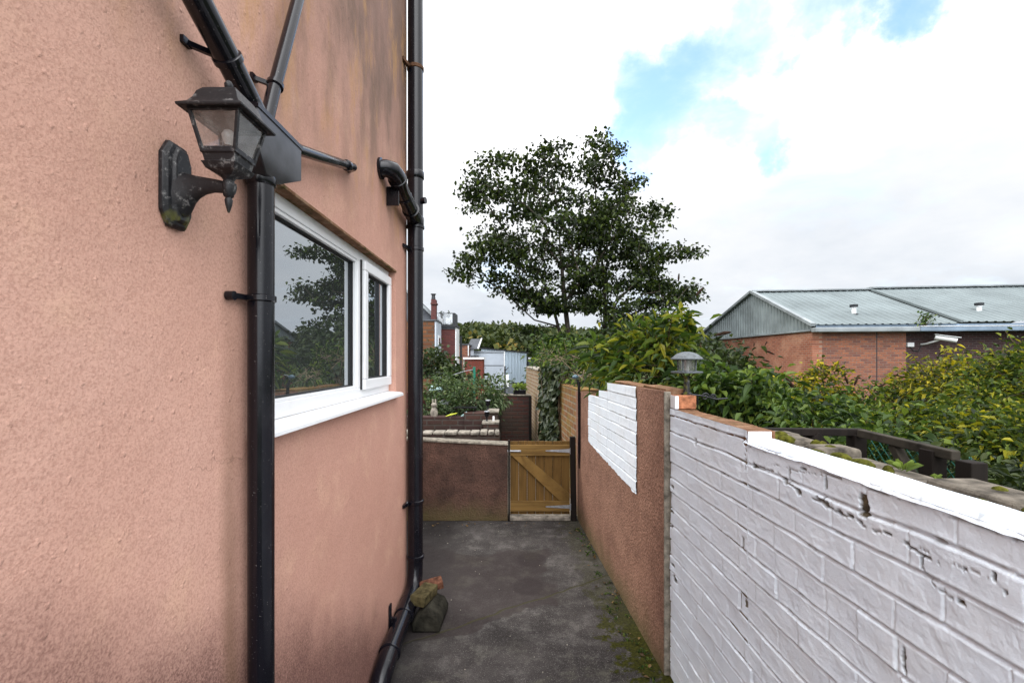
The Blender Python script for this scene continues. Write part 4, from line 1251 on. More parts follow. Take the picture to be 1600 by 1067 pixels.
# ivy
n = 2600
yy = 6.05 + 1.6 * rng.random(n); zz = .0 + 1.62 * rng.random(n) ** .8
edge = .18 * (fbm(zz * 4, zz * 0, 301) - .5)
ok = (yy > 6.12 + edge) & (yy < 7.55 + edge)
yy, zz = yy[ok], zz[ok]; n = len(yy)
lump = .10 * fbm(yy * 5, zz * 5, 305)
c = np.stack([rwx(yy) - .03 - lump * rng.random(n) * 1.2, yy, zz], 1)
top = rng.random(n) < .18
c[top, 2] = 1.5 + .12 * rng.random(top.sum()); c[top, 0] += .3 * rng.random(top.sum())
d = np.stack([-.55 + .3 * rng.normal(size=n), .5 * rng.normal(size=n), -.7 + .35 * rng.normal(size=n)], 1)
iv = thing('ivy', 'dark glossy ivy hanging down the brick wall beyond the gate', 'ivy', (rwx(6.8), 6.8, 0))
leaf_mesh('foliage', c, d, .062 + .05 * rng.random(n), .85, MT['ivy'], iv, .12, .12)
k = MB()
for i in range(7):
    y0 = 6.2 + i * .2
    k.tube([(rwx(y0) - .012, y0, 0), (rwx(y0) - .015, y0 + .05, .5), (rwx(y0) - .015, y0 - .04, 1.0), (rwx(y0) - .01, y0 + .03, 1.4)], [.012, .01, .008, .005], 6)
k.build('stem', MT['twig'], iv, 60)

ew = thing('sooty_brick_wall', 'dark sooty brick wall closing the passage behind the gate', 'wall', (0, 9, 0))
MB().box(-.62, .355, 9.0, 9.22, 0, .985).build('wall', MT['brickD'], ew, bevel=.006)
MB().box(-.64, .375, 8.98, 9.24, .987, 1.012).build('coping', MT['mortar'], ew, bevel=.006)
MB().box(.335, .385, 8.90, 8.97, 0, .99).build('post', MT['post'], ew)
pt = thing('planter_box', 'black planter with bright green leaves on the sooty brick wall', 'planter', (.17, 9.1, 1.012))
MB().loft([sq(.03, .27, 9.03, 9.19, 1.014), sq(.02, .28, 9.02, 9.2, 1.10)]).build('pot', MT['black2'], pt, bevel=.004)
n = 160
leaf_mesh('foliage', np.stack([.03 + .24 * rng.random(n), 9.03 + .16 * rng.random(n), 1.10 + .10 * rng.random(n)], 1), rdir(n, .9), .05 + .04 * rng.random(n), .5, MT['weed'], pt)

# terraced beds on the left
tl_ = thing('lower_terrace', 'low dark brick bed wall edged with a row of pale stones', 'terrace wall', (-1.0, 6.1, 0))
MB().box(-2.6, -.165, 6.0, 6.22, 0, .705).build('wall', MT['brickT'], tl_, bevel=.006)
x = -2.6
k = MB()
while x < -.20:
    l = random.uniform(.09, .17)
    k.box(x, min(x + l - .012, -.17), 5.965 + random.uniform(0, .03), 6.20, .707, .742 + random.uniform(0, .022)); x += l
k.build('coping_stone', MT['paleStone'], tl_, bevel=.014)
tag(MB().box(-2.6, -.165, 6.22, 6.62, 0, .64).build('soil_bed', MT['soil'], None), kind='structure')
tu = thing('upper_terrace', 'upper dark brick bed wall with a stepped pier at its right end', 'terrace wall', (-1.2, 6.7, 0))
MB().box(-2.8, -.42, 6.62, 6.82, 0, .868).build('wall', MT['brickT'], tu, bevel=.006)
MB().box(-.70, -.205, 6.60, 6.90, 0, .93).build('pier', MT['brickT'], tu, bevel=.006)
MB().box(-.36, -.19, 6.56, 6.88, .932, .965).build('pier_cap', MT['paleStone'], tu, bevel=.008)
MB().box(-.40, -.19, 6.32, 6.58, 0, .80).build('step', MT['brickT'], tu, bevel=.006)
MB().box(-.42, -.18, 6.31, 6.585, .802, .835).build('step_slab', MT['paleStone'], tu, bevel=.008)
tag(MB().box(-2.8, -.21, 6.9, 10.5, 0, .80).build('soil_bed', MT['soil'], None), kind='structure')


def bed_lamp(p, label):
    r = thing('bed_lamp', label, 'garden light', p)
    MB().lathe(p, [(.02, 0), (.012, .01), (.012, .05), (.03, .06)], 12).build('stem', MT['black2'], r, 40)
    MB().lathe(p + Vector((0, 0, .06)), [(.026, 0), (.034, .07)], 14).build('shade', MT['black2'], r, 40)
    MB().lathe(p + Vector((0, 0, .131)), [(.04, 0), (.04, .008), (.02, .014)], 14).build('cap', MT['zinc'], r, 40)
    return r


bl = bed_lamp(Vector((-.355, 6.42, .835)), 'small black lamp on the pale slab of the brick steps')
dup(bl, (.0, .3, .13), 'small black lamp on the top of the brick pier')
tag(MB().lathe((-.262, 6.45, .835), [(.016, 0), (.016, .06), (.012, .066)], 12).build('candle', MT['wpaint'], None, 40), 'little white candle on the pale slab step', 'candle')
tag(MB().extrude([(-.98, 6.64, .87), (-.88, 6.64, .885), (-.80, 6.64, .92), (-.90, 6.64, .905)], (0, .09, 0)).build('garden_toy', MT['lime'], None, bevel=.008), 'lime yellow plastic toy lying on the brick bed', 'toy')
tag(MB().extrude([(-.76, 6.66, .87), (-.55, 6.66, .87), (-.57, 6.66, .905), (-.63, 6.66, .89), (-.67, 6.66, .94), (-.72, 6.66, .90)], (0, .07, 0)).build('garden_ornament', MT['aqua'], None, bevel=.008), 'pale aqua ornament beside the yellow toy on the bed', 'ornament')
sh = thing('garden_shelf', 'thin black shelf on short legs over the aqua ornament', 'shelf', (-.7, 6.75, .87))
MB().box(-.86, -.52, 6.69, 6.9, .985, 1.0).build('shelf_board', MT['black2'], sh, bevel=.003)
for xx in (-.84, -.56): MB().box(xx, xx + .02, 6.8, 6.82, .80, .984).build('leg', MT['black2'], sh)
k = MB(); k.lathe((-1.15, 6.72, .868), [(.05, 0), (.06, .05), (.045, .10), (.03, .125), (.045, .15), (.045, .18), (.02, .20)], 14); k.lathe((-1.13, 6.72, 1.05), [(.012, 0), (.012, .06), (.004, .075)], 8); k.lathe((-1.17, 6.72, 1.05), [(.012, 0), (.012, .06), (.004, .075)], 8)
tag(k.build('stone_rabbit', MT['paleStone'], None, 60), 'pale stone animal figure on the left of the bed', 'figurine')
tag(MB().extrude([(-1.14, 7.4, 1.02), (-.98, 7.4, 1.02), (-1.02, 7.25, .99), (-1.2, 7.25, .99)], (0, .02, .03)).build('roof_slate', MT['gutter'], None), 'loose grey slate lying among the shrubs', 'slate')
k = MB(); k.lathe((-1.33, 7.6, 1.16), [(.03, 0), (.06, .03), (.03, .07), (.05, .09), (.01, .11)], 9); k.lathe((-1.22, 7.6, 1.17), [(.05, 0), (.07, .03), (.02, .08)], 8)
tag(k.build('plastic_bag', MT['aqua'], None, 50), 'crumpled pale blue bag caught on the shrub by the pipe', 'bag')
tag(MB().box(-2.6, -1.18, 7.55, 7.75, .8, 1.16).build('bed_wall', MT['brickE'], None, bevel=.006), 'short dark red wall under the crumpled bag', 'wall')
gp = thing('washing_line_post', 'green metal washing line post standing among the shrubs', 'post', (-.74, 9.0, 0))
p_ = P(741, 573, 9.0)
MB().tube([(p_.x, 9, .8), (p_.x, 9, p_.z)], .027, 14).build('post', MT['greenp'], gp, 50)
MB().tube([(p_.x, 9, p_.z - .05), (p_.x - .2, 9, p_.z - .09), (p_.x - .45, 9, p_.z - .17)], .006, 6).build('line', MT['zinc'], gp)

# ================================================================== LUMP STONES BESIDE THE STACK
rp = [(0, 0), (.19, 0), (.195, .05), (.17, .105), (.10, .135), (.03, .115), (0, .06)]
k = MB(); k.extrude([(-.665 + a * .92 + .04, 2.83, b * .9 + .002) for a, b in rp], (.015, .27, 0))
tag(k.build('coping_offcut', simple('mossy_concrete', (.030, .028, .021), .95, .1, .5, 14, 0, .7), None, 30, bevel=.012), 'round topped concrete coping offcut lying behind the ground pipe', 'stone')
k = MB(); k.box(-.1, .1, -.05, .05, -.032, .032)
o = k.build('mossy_brick', simple('moss_topped_brick', (.085, .07, .033), .95, .1, .5, 20, 0, .7), None, bevel=.005)
o.location = (-.575, 2.98, .165); o.rotation_euler = (math.radians(2), math.radians(2), math.radians(74))
tag(o, 'mossy whole brick lying on the coping offcut', 'brick')
k = MB(); k.box(-.09, .09, -.05, .05, -.03, .03)
o = k.build('broken_brick', simple('dull_red_brick', (.13, .055, .032), .9, .15, .5, 25, 0, .7), None, bevel=.006)
o.location = (-.55, 3.10, .168); o.rotation_euler = (math.radians(6), math.radians(-8), math.radians(18)); o.scale = (.85, .85, .8)
tag(o, 'broken orange brick resting behind the mossy brick by the pipe', 'brick')
# litter specks on the concrete
n = 70
yy = np.where(rng.random(n) < .65, 2.2 + 2.5 * rng.random(n), 4.72 - .12 * rng.random(n) ** 2)
xx = np.where(yy < 4.58, pxw(yy) - .02 - .16 * rng.random(n) ** 2, -.85 + 1.5 * rng.random(n))
d_ = rng.normal(0, 1, (n, 3)); d_[:, 2] *= .12
tag(leaf_mesh('leaf_litter', np.stack([xx, yy, np.full(n, .008)], 1), d_, .014 + .022 * rng.random(n), .55, mat_leaf('dry_leaf', GL((.05, .03, .012), (.12, .07, .025), (.20, .13, .05)), .1), None, .3, -.1), 'dry brown leaf scraps lying along the foot of the walls', 'leaf litter', kind='stuff')
k = MB()
for i in range(60):
    x = random.uniform(-.6, .72); y = random.uniform(2.1, 4.75); r = random.uniform(.0015, .0045)
    if random.random() < .4: y = random.uniform(4.4, 4.78); x = random.uniform(-.9, .6)
    k.lathe((x, y, .002), [(r, 0), (r * .8, r * .8), (r * .2, r)], 6)
tag(k.build('grit', MT['paleStone'], None), 'pale grit and paint flakes scattered over the concrete', 'grit', kind='stuff')
cc = []; dd = []
for i in range(60):
    y = random.uniform(2.1, 4.7); x = pxw(y) - .03 - abs(random.gauss(0, .04))
    for j in range(5): cc.append((x + random.gauss(0, .008), y + random.gauss(0, .008), .0)); dd.append((random.gauss(0, .6), random.gauss(0, .6), .7))
tag(leaf_mesh('moss_tuft', np.array(cc), np.array(dd), .018 + .014 * rng.random(len(cc)), .3, MT['budg'], None), 'tiny weeds and moss along the foot of the terracotta wall', 'moss', kind='stuff')

# ================================================================== SHRUBS
G = 'overgrown shrubs beyond the white wall'
bush('dark_shrub', 'dark dense shrub against the orange brick gable', 'shrub', [(1135, 585, 36, 36, 8.5, .6), (1110, 605, 36, 36, 8.2, .5), (1180, 625, 40, 24, 8.2, .5)], MT['drk'], 3600, .12, .5, 0, G)
bush('buddleia', 'tall pale green buddleia with long drooping leaves above the terracotta wall', 'shrub',
     [(955, 565, 28, 26, 4.6, .2), (1000, 538, 32, 28, 4.5, .25), (1040, 545, 34, 36, 4.3, .25), (1010, 588, 60, 18, 4.2, .2), (1072, 520, 6, 20, 4.4, .08)],
     MT['bud'], 1150, .125, .27, .2, G, nstem=22, shoots=26, spikes=[(1088, 462, 4.4, .12, .9, .2), (1118, 524, 4.2, .15, .3, 0), (1060, 440, 4.5, .09, 1.5, 0)], twigs=14)
bush('twiggy_shrub', 'half bare twiggy shrub above the yellow brick wall by the ivy', 'shrub', [(890, 568, 38, 26, 6.2, .3), (855, 562, 20, 22, 7.2, .3), (915, 590, 26, 14, 5.6, .25)],
     MT['budg'], 1000, .065, .38, .3, G, stem_mat=MT['twigp'], nstem=26, shoots=5, twigs=60)
bush('buddleia', 'leafy green buddleia with dark dead flower heads behind the post lantern', 'shrub', [(1115, 615, 50, 34, 3.6, .3), (1165, 632, 45, 34, 3.4, .3), (1190, 610, 26, 24, 3.8, .2), (1080, 600, 32, 34, 3.9, .2)],
     MT['budg'], 2000, .085, .42, .3, G, nstem=24, shoots=10, spikes=[(1196, 548, 3.7, .075, -.3, 0), (1192, 562, 3.7, .06, -.2, .2), (1195, 540, 3.7, .045, 1.1, 0), (1178, 542, 3.7, .04, 1.5, 0), (1228, 590, 3.3, .12, -.9, 0)])
bush('yellow_shrub', 'yellow autumn shrub in front of the brick gable corner', 'shrub', [(1258, 630, 40, 30, 5.6, .4), (1292, 612, 20, 36, 5.6, .3), (1225, 645, 36, 22, 5.0, .3)], MT['yel'], 3400, .065, .45, .2, G, shoots=10)
bush('olive_shrub', 'mixed green and yellow shrub under the plain brick wall', 'shrub', [(1375, 645, 65, 32, 5.4, .4), (1420, 625, 46, 30, 5.6, .4), (1330, 658, 46, 26, 4.8, .3)], MT['olv'], 4600, .065, .4, .2, G, twigs=24, shoots=10,
     spikes=[(1325, 600, 4.6, .10, 1.9, 0), (1335, 602, 4.6, .10, 1.2, 0), (1372, 604, 4.6, .09, .4, 0)])
bush('yellow_shrub', 'yellow green shrub rising below the security camera', 'shrub', [(1465, 605, 46, 42, 5.0, .4), (1495, 585, 34, 26, 5.2, .3), (1520, 620, 52, 34, 4.7, .3)], MT['yel'], 3400, .058, .42, .2, G, twigs=24, shoots=12)
bush('olive_shrub', 'tall olive shrub at the right edge under the long roof', 'shrub', [(1560, 600, 52, 42, 4.2, .4), (1605, 615, 55, 55, 3.8, .4), (1545, 640, 70, 40, 3.8, .3), (1640, 600, 60, 80, 3.8, .4)], MT['olv'], 5600, .055, .40, .2, G, twigs=24, shoots=12, spikes=[(1440, 628, 4.2, .10, .1, 0), (1500, 650, 3.8, .09, -.1, 0), (1420, 645, 4.0, .08, 2.9, 0)])
bush('dark_shrub', 'shaded green shrub hanging over the dark fence posts', 'shrub', [(1500, 680, 90, 42, 3.0, .3), (1580, 700, 70, 55, 2.6, .3), (1420, 665, 60, 32, 3.2, .25), (1650, 700, 70, 70, 2.5, .3)], MT['olv'], 5200, .048, .42, .2, G, nstem=24)
bush('low_shrub', 'low dark leafy plants beyond the picket fence rail', 'shrub', [(1250, 655, 60, 28, 3.0, .25), (1320, 655, 50, 25, 2.9, .25), (1370, 690, 45, 40, 2.6, .2), (1210, 640, 45, 35, 3.2, .2), (1290, 700, 90, 35, 2.55, .1)], MT['budg'], 3400, .058, .42, .2, G)
bush('creeping_plant', 'low dark ground plants behind the mesh at the right edge', 'plant', [(1545, 770, 60, 22, 2.0, .15), (1600, 780, 60, 30, 1.8, .15), (1470, 740, 60, 30, 2.25, .15)], MT['drk'], 1900, .05, .45, .4, G, nstem=10)

bush('rose_bush', 'blue green leafy shrub on the terrace beside the corner pipe', 'shrub', [(690, 612, 28, 24, 7.6, .3), (672, 640, 22, 22, 7.2, .25), (715, 622, 25, 25, 7.5, .3)], MT['blu'], 2100, .06, .5, .8, 'terrace shrubs', nstem=14)
bush('rose_bush', 'grey green leafy shrub on the terrace in front of the green post', 'shrub', [(752, 622, 36, 28, 7.4, .35), (775, 610, 20, 24, 7.6, .3), (730, 630, 30, 24, 7.2, .25)], MT['blu'], 2600, .06, .5, .8, 'terrace shrubs', nstem=16, twigs=16)
bush('dark_shrub', 'dark bush in front of the maroon brick extension', 'shrub', [(680, 572, 20, 22, 13, .6), (700, 580, 18, 14, 13, .6), (725, 592, 30, 10, 12, .5)], MT['drk'], 1500, .14, .6, .5)
bush('leafy_tree', 'rounded green tree behind the tall brick wall', 'tree', [(868, 555, 34, 30, 24, 1.2), (905, 560, 40, 35, 22, 1.2), (850, 585, 25, 20, 18, 1)], MT['budg'], 2600, .24, .6, 0, stem_mat=MT['bark'])
bush('leafy_tree', 'dark green tree mass below the sycamore crown on the right', 'tree', [(1010, 535, 60, 30, 20, 1.2), (1070, 545, 45, 25, 22, 1.2), (1100, 565, 40, 30, 18, 1), (960, 545, 60, 35, 20, 1.2)], MT['drk'], 3200, .26, .6, 0, stem_mat=MT['bark'])

# ================================================================== SYCAMORE
TD = 25.0; TS = TD / 14.0
sy = thing('sycamore_tree', 'large dark sycamore tree with several stems against the bright sky', 'tree', (3.1, TD, 0))
lob = [(785, 300, 68, 60, 1.5), (745, 290, 36, 20, .6), (850, 275, 52, 52, 1.4), (926, 258, 34, 52, 1.1), (962, 235, 12, 26, .4), (975, 300, 30, 46, 1.0), (860, 375, 105, 72, 2.2),
       (960, 375, 80, 75, 2.0), (1018, 338, 30, 17, .8), (775, 395, 55, 48, 1.5), (725, 424, 40, 13, .7), (790, 448, 66, 26, 1.2), (1050, 388, 55, 19, 1.0), (1010, 400, 50, 30, 1.2),
       (1030, 445, 62, 38, 1.3), (1070, 460, 28, 20, .6), (970, 470, 92, 60, 2.0), (880, 450, 72, 52, 1.6), (835, 470, 50, 28, 1.0), (826, 514, 14, 6, .3), (1005, 505, 78, 32, 1.4), (915, 330, 40, 50, 1.2)]
att = []
for (px, py_, rx, ry, hd) in lob:
    m = max(4, int(rx * ry / 82))
    u = rdir(m); rr = rng.random((m, 1)) ** (1 / 2.6)
    cpt = np.array(P(px, py_, TD))
    att.append(cpt + u * rr * np.array([rx / F * TD * .95, hd * TS, ry / F * TD * .92]))
att = np.concatenate(att)
# keep a few airy gaps
gaps = [(893, 285, 10, 14), (893, 240, 12, 26), (800, 425, 20, 7), (700, 390, 30, 12), (890, 560, 10, 8), (1000, 350, 12, 10), (1000, 482, 16, 8), (938, 500, 12, 11), (1045, 418, 16, 6), (902, 497, 7, 13), (835, 345, 12, 9), (965, 425, 13, 8), (800, 470, 15, 6), (1035, 490, 14, 6), (925, 395, 9, 9), (860, 420, 10, 7), (980, 530, 10, 7)]
keep = np.ones(len(att), bool)
for (gx, gy, grx, gry) in gaps:
    qx = HX + att[:, 0] / att[:, 1] * F; qy = HY - (att[:, 2] - EYE) / att[:, 1] * F
    keep &= ((qx - gx) / grx) ** 2 + ((qy - gy) / gry) ** 2 > 1
att = att[keep]
nodes = []; par = []; lead = []


def add_poly(pts, parent):
    for p in pts:
        nodes.append(np.array(p, float)); par.append(parent); parent = len(nodes) - 1
    return parent


s1 = add_poly([P(885, 606, TD), P(887, 580, TD), P(888, 520, TD), P(882, 470, TD), P(878, 420, TD - .1 * TS), P(874, 370, TD), P(868, 315, TD), P(860, 255, TD)], -1)
add_poly([P(886, 560, TD), P(872, 510, TD + .2 * TS), P(862, 470, TD + .3 * TS), P(845, 430, TD + .4 * TS), P(812, 395, TD + .4 * TS), P(775, 340, TD + .2 * TS), P(750, 300, TD)], 1)
add_poly([P(915, 580, TD + .6 * TS), P(945, 520, TD + .7 * TS), P(945, 460, TD + .6 * TS), P(940, 400, TD + .5 * TS), P(932, 340, TD + .3 * TS), P(930, 280, TD + .2 * TS), P(928, 225, TD)], 0)
b3 = len(nodes) - 6
add_poly([P(965, 470, TD + .2 * TS), P(1000, 435, TD - .1 * TS), P(1050, 395, TD - .2 * TS), P(1092, 380, TD - .3 * TS)], b3)
add_poly([P(990, 490, TD + .3 * TS), P(1040, 465, TD), P(1080, 455, TD)], b3)
add_poly([P(900, 450, TD - .4 * TS), P(925, 420, TD - .8 * TS), P(960, 370, TD - 1.0 * TS), P(990, 320, TD - .8 * TS)], 3)
add_poly([P(835, 500, TD + .1 * TS), P(780, 450, TD), P(730, 425, TD)], 9)
add_poly([P(840, 512, TD + .1 * TS), P(818, 516, TD + .1 * TS)], 9)
order = np.argsort(np.linalg.norm(att - np.array(P(895, 470, TD)), axis=1))
base_n = len(nodes); twig_ends = []
for i in order:
    a = att[i]; N = np.array(nodes)
    dv = a - N; dist = np.linalg.norm(dv, axis=1)
    pen = dist + 0.5 * np.maximum(0, N[:, 2] - a[2] + .1) + (N[:, 2] < EYE + .8 * TS) * 50
    j = int(np.argmin(pen)); p0 = nodes[j]
    k = max(1, int(dist[j] / (.35 * TS))); prev = j
    sag = np.array([random.gauss(0, .06 * TS), random.gauss(0, .06 * TS), .10 * dist[j]])
    for t in range(1, k + 1):
        f = t / k; nodes.append(p0 + (a - p0) * f + sag * math.sin(math.pi * f)); par.append(prev); prev = len(nodes) - 1
    twig_ends.append((prev, p0, a))
cnt = np.ones(len(nodes))
for i in range(len(nodes) - 1, 0, -1):
    if par[i] >= 0: cnt[par[i]] += cnt[i]
rad = np.clip(.0062 * cnt ** .44, .008, .16) * TS
tk = MB(); tb_ = MB()
for i in range(len(nodes)):
    if par[i] < 0: continue
    a, b = nodes[par[i]], nodes[i]
    r0 = min(rad[par[i]], rad[i] * 1.35); big_ = rad[i] > .05 * TS
    (tk if big_ else tb_).tube([a, b], [r0, rad[i]], 9 if big_ else 4, False)
tk.tube([(nodes[0][0], TD, -.05), tuple(nodes[0])], [.3, rad[0]], 10, False)
tk.build('trunk', MT['bark'], sy, 60); tb_.build('branch', MT['bark'], sy, 60)
cc = []; dd = []
for (pi_, p0, a) in twig_ends:
    m = 50
    f = .55 + .5 * rng.random((m, 1)); cl_ = p0 + (a - p0) * np.minimum(f, 1)
    cl_ = np.where(np.linalg.norm(a - p0) > .7 * TS, a + (cl_ - a) * .7, cl_)
    sp_ = np.clip(rng.normal(0, 1, (m, 3)), -1.9, 1.9) * np.array([.205, .22, .075]) * TS
    cc.append(cl_ + sp_); q_ = rng.normal(0, .8, (m, 3)); q_[:, 2] -= .35; dd.append(q_)
cc = np.concatenate(cc); dd = np.concatenate(dd)
leaf_mesh('crown', cc, dd, (.062 + .075 * rng.random(len(cc))) * TS, .85, MT['syc'], sy, .15, .2)

# ================================================================== WAREHOUSE (right)
wh = thing('brick_warehouse', 'orange brick warehouse with grey ribbed gable and long sheet roof', 'warehouse', (14, 18, 0))
ang = math.radians(-7.0)
O = Vector((9.9, 15.0, 0))
ux = Vector((math.cos(ang), math.sin(ang), 0)); uy = Vector((-math.sin(ang) * .0 + math.sin(0.0), 1, 0))
uy = Vector((0.0, 1, 0))                                     # gable runs straight back, the front is slightly skewed


def wp(a, b, z): return O + ux * a + uy * b + Vector((0, 0, z))


EZ, RZ, DP, HW = 2.86, 4.42, 9.0, 13.0
AP = 3.6     # ridge position
whb = lambda a0, a1, b0, b1, z0, z1: [wp(a0, b0, z0), wp(a1, b0, z0), wp(a1, b1, z0), wp(a0, b1, z0), wp(a0, b0, z1), wp(a1, b0, z1), wp(a1, b1, z1), wp(a0, b1, z1)]
BOXF = [(0, 3, 2, 1), (4, 5, 6, 7), (0, 1, 5, 4), (1, 2, 6, 5), (2, 3, 7, 6), (3, 0, 4, 7)]
MB().add(whb(0, .30, .0, DP, 0, EZ - .16), BOXF).build('gable_wall', MT['brickO'], wh)
MB().add(whb(.302, 2.83, .02, .3, 0, EZ - .16), BOXF).build('front_wall', MT['brickM'], wh)
MB().add(whb(2.832, 13, .28, .6, 0, EZ - .16), BOXF).build('front_wall', MT['brickV'], wh)
MB().add(whb(.32, 13, DP - .3, DP - .02, 0, EZ - .16), BOXF).build('rear_wall', MT['brickO'], wh)
MB().add(whb(1.95, 1.975, .012, .03, 0, EZ - .17), BOXF).build('movement_joint', MT['darkm'], wh)
# ribbed gable cladding
k = MB(); rib = []
b = 0.0
while b < DP - .01:
    for off, t in ((0, 0), (.10, 0), (.125, .035), (.175, .035), (.20, 0)):
        if b + off <= DP: rib.append((b + off, t))
    b += .20


def roof_z(b): return EZ + (RZ - EZ) * (b / AP if b < AP else (DP - b) / (DP - AP))


vs = []; fs = []
for (b, t) in rib: vs += [wp(-.02 - t, b, EZ - .20), wp(-.02 - t, b, roof_z(b) - .02)]
for i in range(len(rib) - 1): fs.append((2 * i, 2 * i + 2, 2 * i + 3, 2 * i + 1))
k.add(vs, fs).build('gable_cladding', MT['clad'], wh)
# ribbed roof, two lengths
for (a0, a1, dz) in ((-.12, 4.3, 0), (4.3, 13.2, .05)):
    prof = []; a = a0
    while a < a1 - .001:
        for off, t in ((0, 0), (.14, 0), (.165, .022), (.215, .022), (.24, 0)):
            if a + off <= a1: prof.append((a + off, t))
        a += .24
    for (b0, b1, nm) in ((-.18, AP, 'roof_slope'), (DP + .15, AP, 'roof_slope')):
        vs = []; fs = []
        for (a, t) in prof: vs += [wp(a, b0, EZ + .02 + t + dz - (.04 if b0 < 0 else 0)), wp(a, b1, RZ + .03 + t + dz)]
        for i in range(len(prof) - 1): fs.append((2 * i, 2 * i + 1, 2 * i + 3, 2 * i + 2))
        MB().add(vs, fs).build(nm, MT['roofm'], wh)
    k = MB(); k.bar(wp(a0, AP, RZ + .075 + dz), wp(a1, AP, RZ + .075 + dz), .30, .05); k.build('ridge', MT['gutter'], wh)
k = MB(); k.bar(wp(4.3, -.16, EZ + .05), wp(4.3, AP, RZ + .09), .07, .08); k.build('roof_joint', MT['roofm'], wh)
# verge trims
k = MB(); k.bar(wp(-.10, -.2, EZ - .02), wp(-.10, AP, RZ + .06), .16, .10); k.bar(wp(-.10, DP + .2, EZ - .02), wp(-.10, AP, RZ + .06), .16, .10); k.build('bargeboard', MT['gutter'], wh)
k = MB(); k.bar(wp(-.05, 0, EZ - .19), wp(-.05, DP, EZ - .19), .08, .05); k.build('flashing', MT['gutter'], wh)
k = MB(); k.add(whb(.05, 13, -.10, -.06, EZ - .17, EZ - .02), BOXF).build('fascia', MT['gutterb'], wh)
k = MB(); k.add(whb(-.12, 2.95, -.36, -.12, EZ - .27, EZ - .12), BOXF).build('gutter', MT['gutter'], wh, bevel=.03)
k = MB(); k.add(whb(2.96, 13, -.34, -.11, EZ - .27, EZ - .12), BOXF).build('gutter', MT['gutterb'], wh, bevel=.03)
k = MB(); k.add(whb(2.95, 13, -.35, -.12, EZ - .117, EZ - .10), BOXF).build('gutter_lip', MT['wpaint'], wh)


def vent(a, b, label):
    zr = EZ + (RZ - EZ) * b / AP
    p = wp(a, b, zr)
    v = thing('roof_vent', label, 'roof vent', p, 'cowl vents on the warehouse roof')
    MB().lathe(p, [(.13, -.02), (.13, .03), (.075, .05)], 14).build('base', MT['darkm'], v, 40)
    MB().lathe(p, [(.07, .045), (.065, .22), (.085, .24), (.085, .27)], 14).build('pipe', MT['wpaint'], v, 40)
    MB().lathe(p, [(.06, .272), (.12, .28), (.125, .36), (.04, .375)], 14).build('cowl', MT['darkm'], v, 40)
    return v


v1 = vent(1.85, .85, 'small cowl vent on the left part of the warehouse roof')
dup(v1, ux * 3.85, 'small cowl vent on the right part of the warehouse roof')
cv = thing('security_camera', 'white bullet security camera with junction box on the dark brick', 'camera', wp(3.6, .2, 2.4))
k = MB(); a_ = wp(3.55, -.12, 2.42); b_ = wp(3.98, -.35, 2.30); k.tube([a_, b_], .075, 14); k.build('body', MT['wpaint'], cv, 50)
k = MB(); k.bar(a_ + Vector((-.03, -.02, .085)), b_ + Vector((.06, -.06, .085)), .15, .015); k.build('sunshield', MT['wpaint'], cv)
k = MB(); k.tube([wp(3.48, .28, 2.2), wp(3.50, .1, 2.22), wp(3.66, -.14, 2.33)], .03, 10); k.build('arm', MT['wpaint'], cv, 50)
k = MB(); k.add(whb(3.02, 3.22, .20, .278, 2.12, 2.26), BOXF); k.build('junction_box', MT['wpaint'], cv, bevel=.01)
k = MB(); k.tube([wp(3.15, .25, 2.12), wp(3.22, .24, 2.0), wp(3.38, .24, 1.97), wp(3.48, .25, 2.2)], .012, 6); k.build('cable', MT['darkm'], cv, 50)
gw = wp(3.2, -.22, EZ - .12); n = 70
cpt = np.array(gw) + np.stack([rng.normal(0, .18, n), rng.normal(0, .05, n), .05 + .4 * rng.random(n)], 1)
gwt = thing('gutter_weed', 'straggly weed growing out of the warehouse gutter', 'weed', gw)
leaf_mesh('foliage', cpt, rdir(n, .4), .10 + .06 * rng.random(n), .45, MT['budg'], gwt)
k = MB()
for i in range(7): k.tube([gw, gw + Vector((random.gauss(0, .12), 0, .22)), gw + Vector((random.gauss(0, .25), 0, .42))], [.008, .006, .003], 4)
k.build('stem', MT['twig'], gwt)

# ================================================================== HOUSES BEYOND
def xz(px, py, d): p = P(px, py, d); return p.x, p.z


def fbox(px0, px1, py0, py1, d, dep, zbase=None):
    x0, z1 = xz(px0, py0, d); x1, z0 = xz(px1, py1, d)
    return MB().box(x0, x1, d, d + dep, z0 if zbase is None else zbase, z1)


hA = thing('stone_house', 'ochre stone house with a tall chimney behind the corner pipe', 'house', (-3.8, 18.5, 0))
fbox(600, 679, 501, 640, 18, 1.35, 0).build('wall', MT['brickH'], hA)
x1, z1 = xz(679, 501, 18)
MB().box(x1 + .002, x1 + .06, 18.02, 19.3, 0, z1 - .01).build('side_wall', MT['greyren'], hA)
fbox(598, 682, 499, 501.2, 17.95, 1.42).build('roof_edge', MT['slate'], hA)
xa, za_ = xz(640, 470, 20); xb, zb_ = xz(690, 508, 20); xc, zc = xz(590, 508, 20)
k = MB(); k.extrude([(xa, 19.4, za_ + .3), (xb, 19.4, zb_), (xc, 19.4, zb_)], (0, 3, 0)); k.build('gable', MT['slate'], hA)
k = MB(); k.bar((xa, 19.3, za_ + .36), (xb + .1, 19.3, zb_ + .02), .25, .08); k.build('bargeboard', MT['gutter'], hA)
ch = fbox(673.5, 681, 468, 502, 18.6, .3).build('chimney', MT['brickE'], hA)
fbox(672.6, 682, 473, 475.5, 18.55, .4).build('chimney_band', MT['brickE'], ch)
cx, cz_ = xz(677.2, 468, 18.7)
MB().lathe((cx, 18.7, cz_), [(.09, 0), (.075, .10), (.07, .18), (.11, .20), (.11, .23)], 12).build('chimney_pot', MT['darkm'], ch, 40)
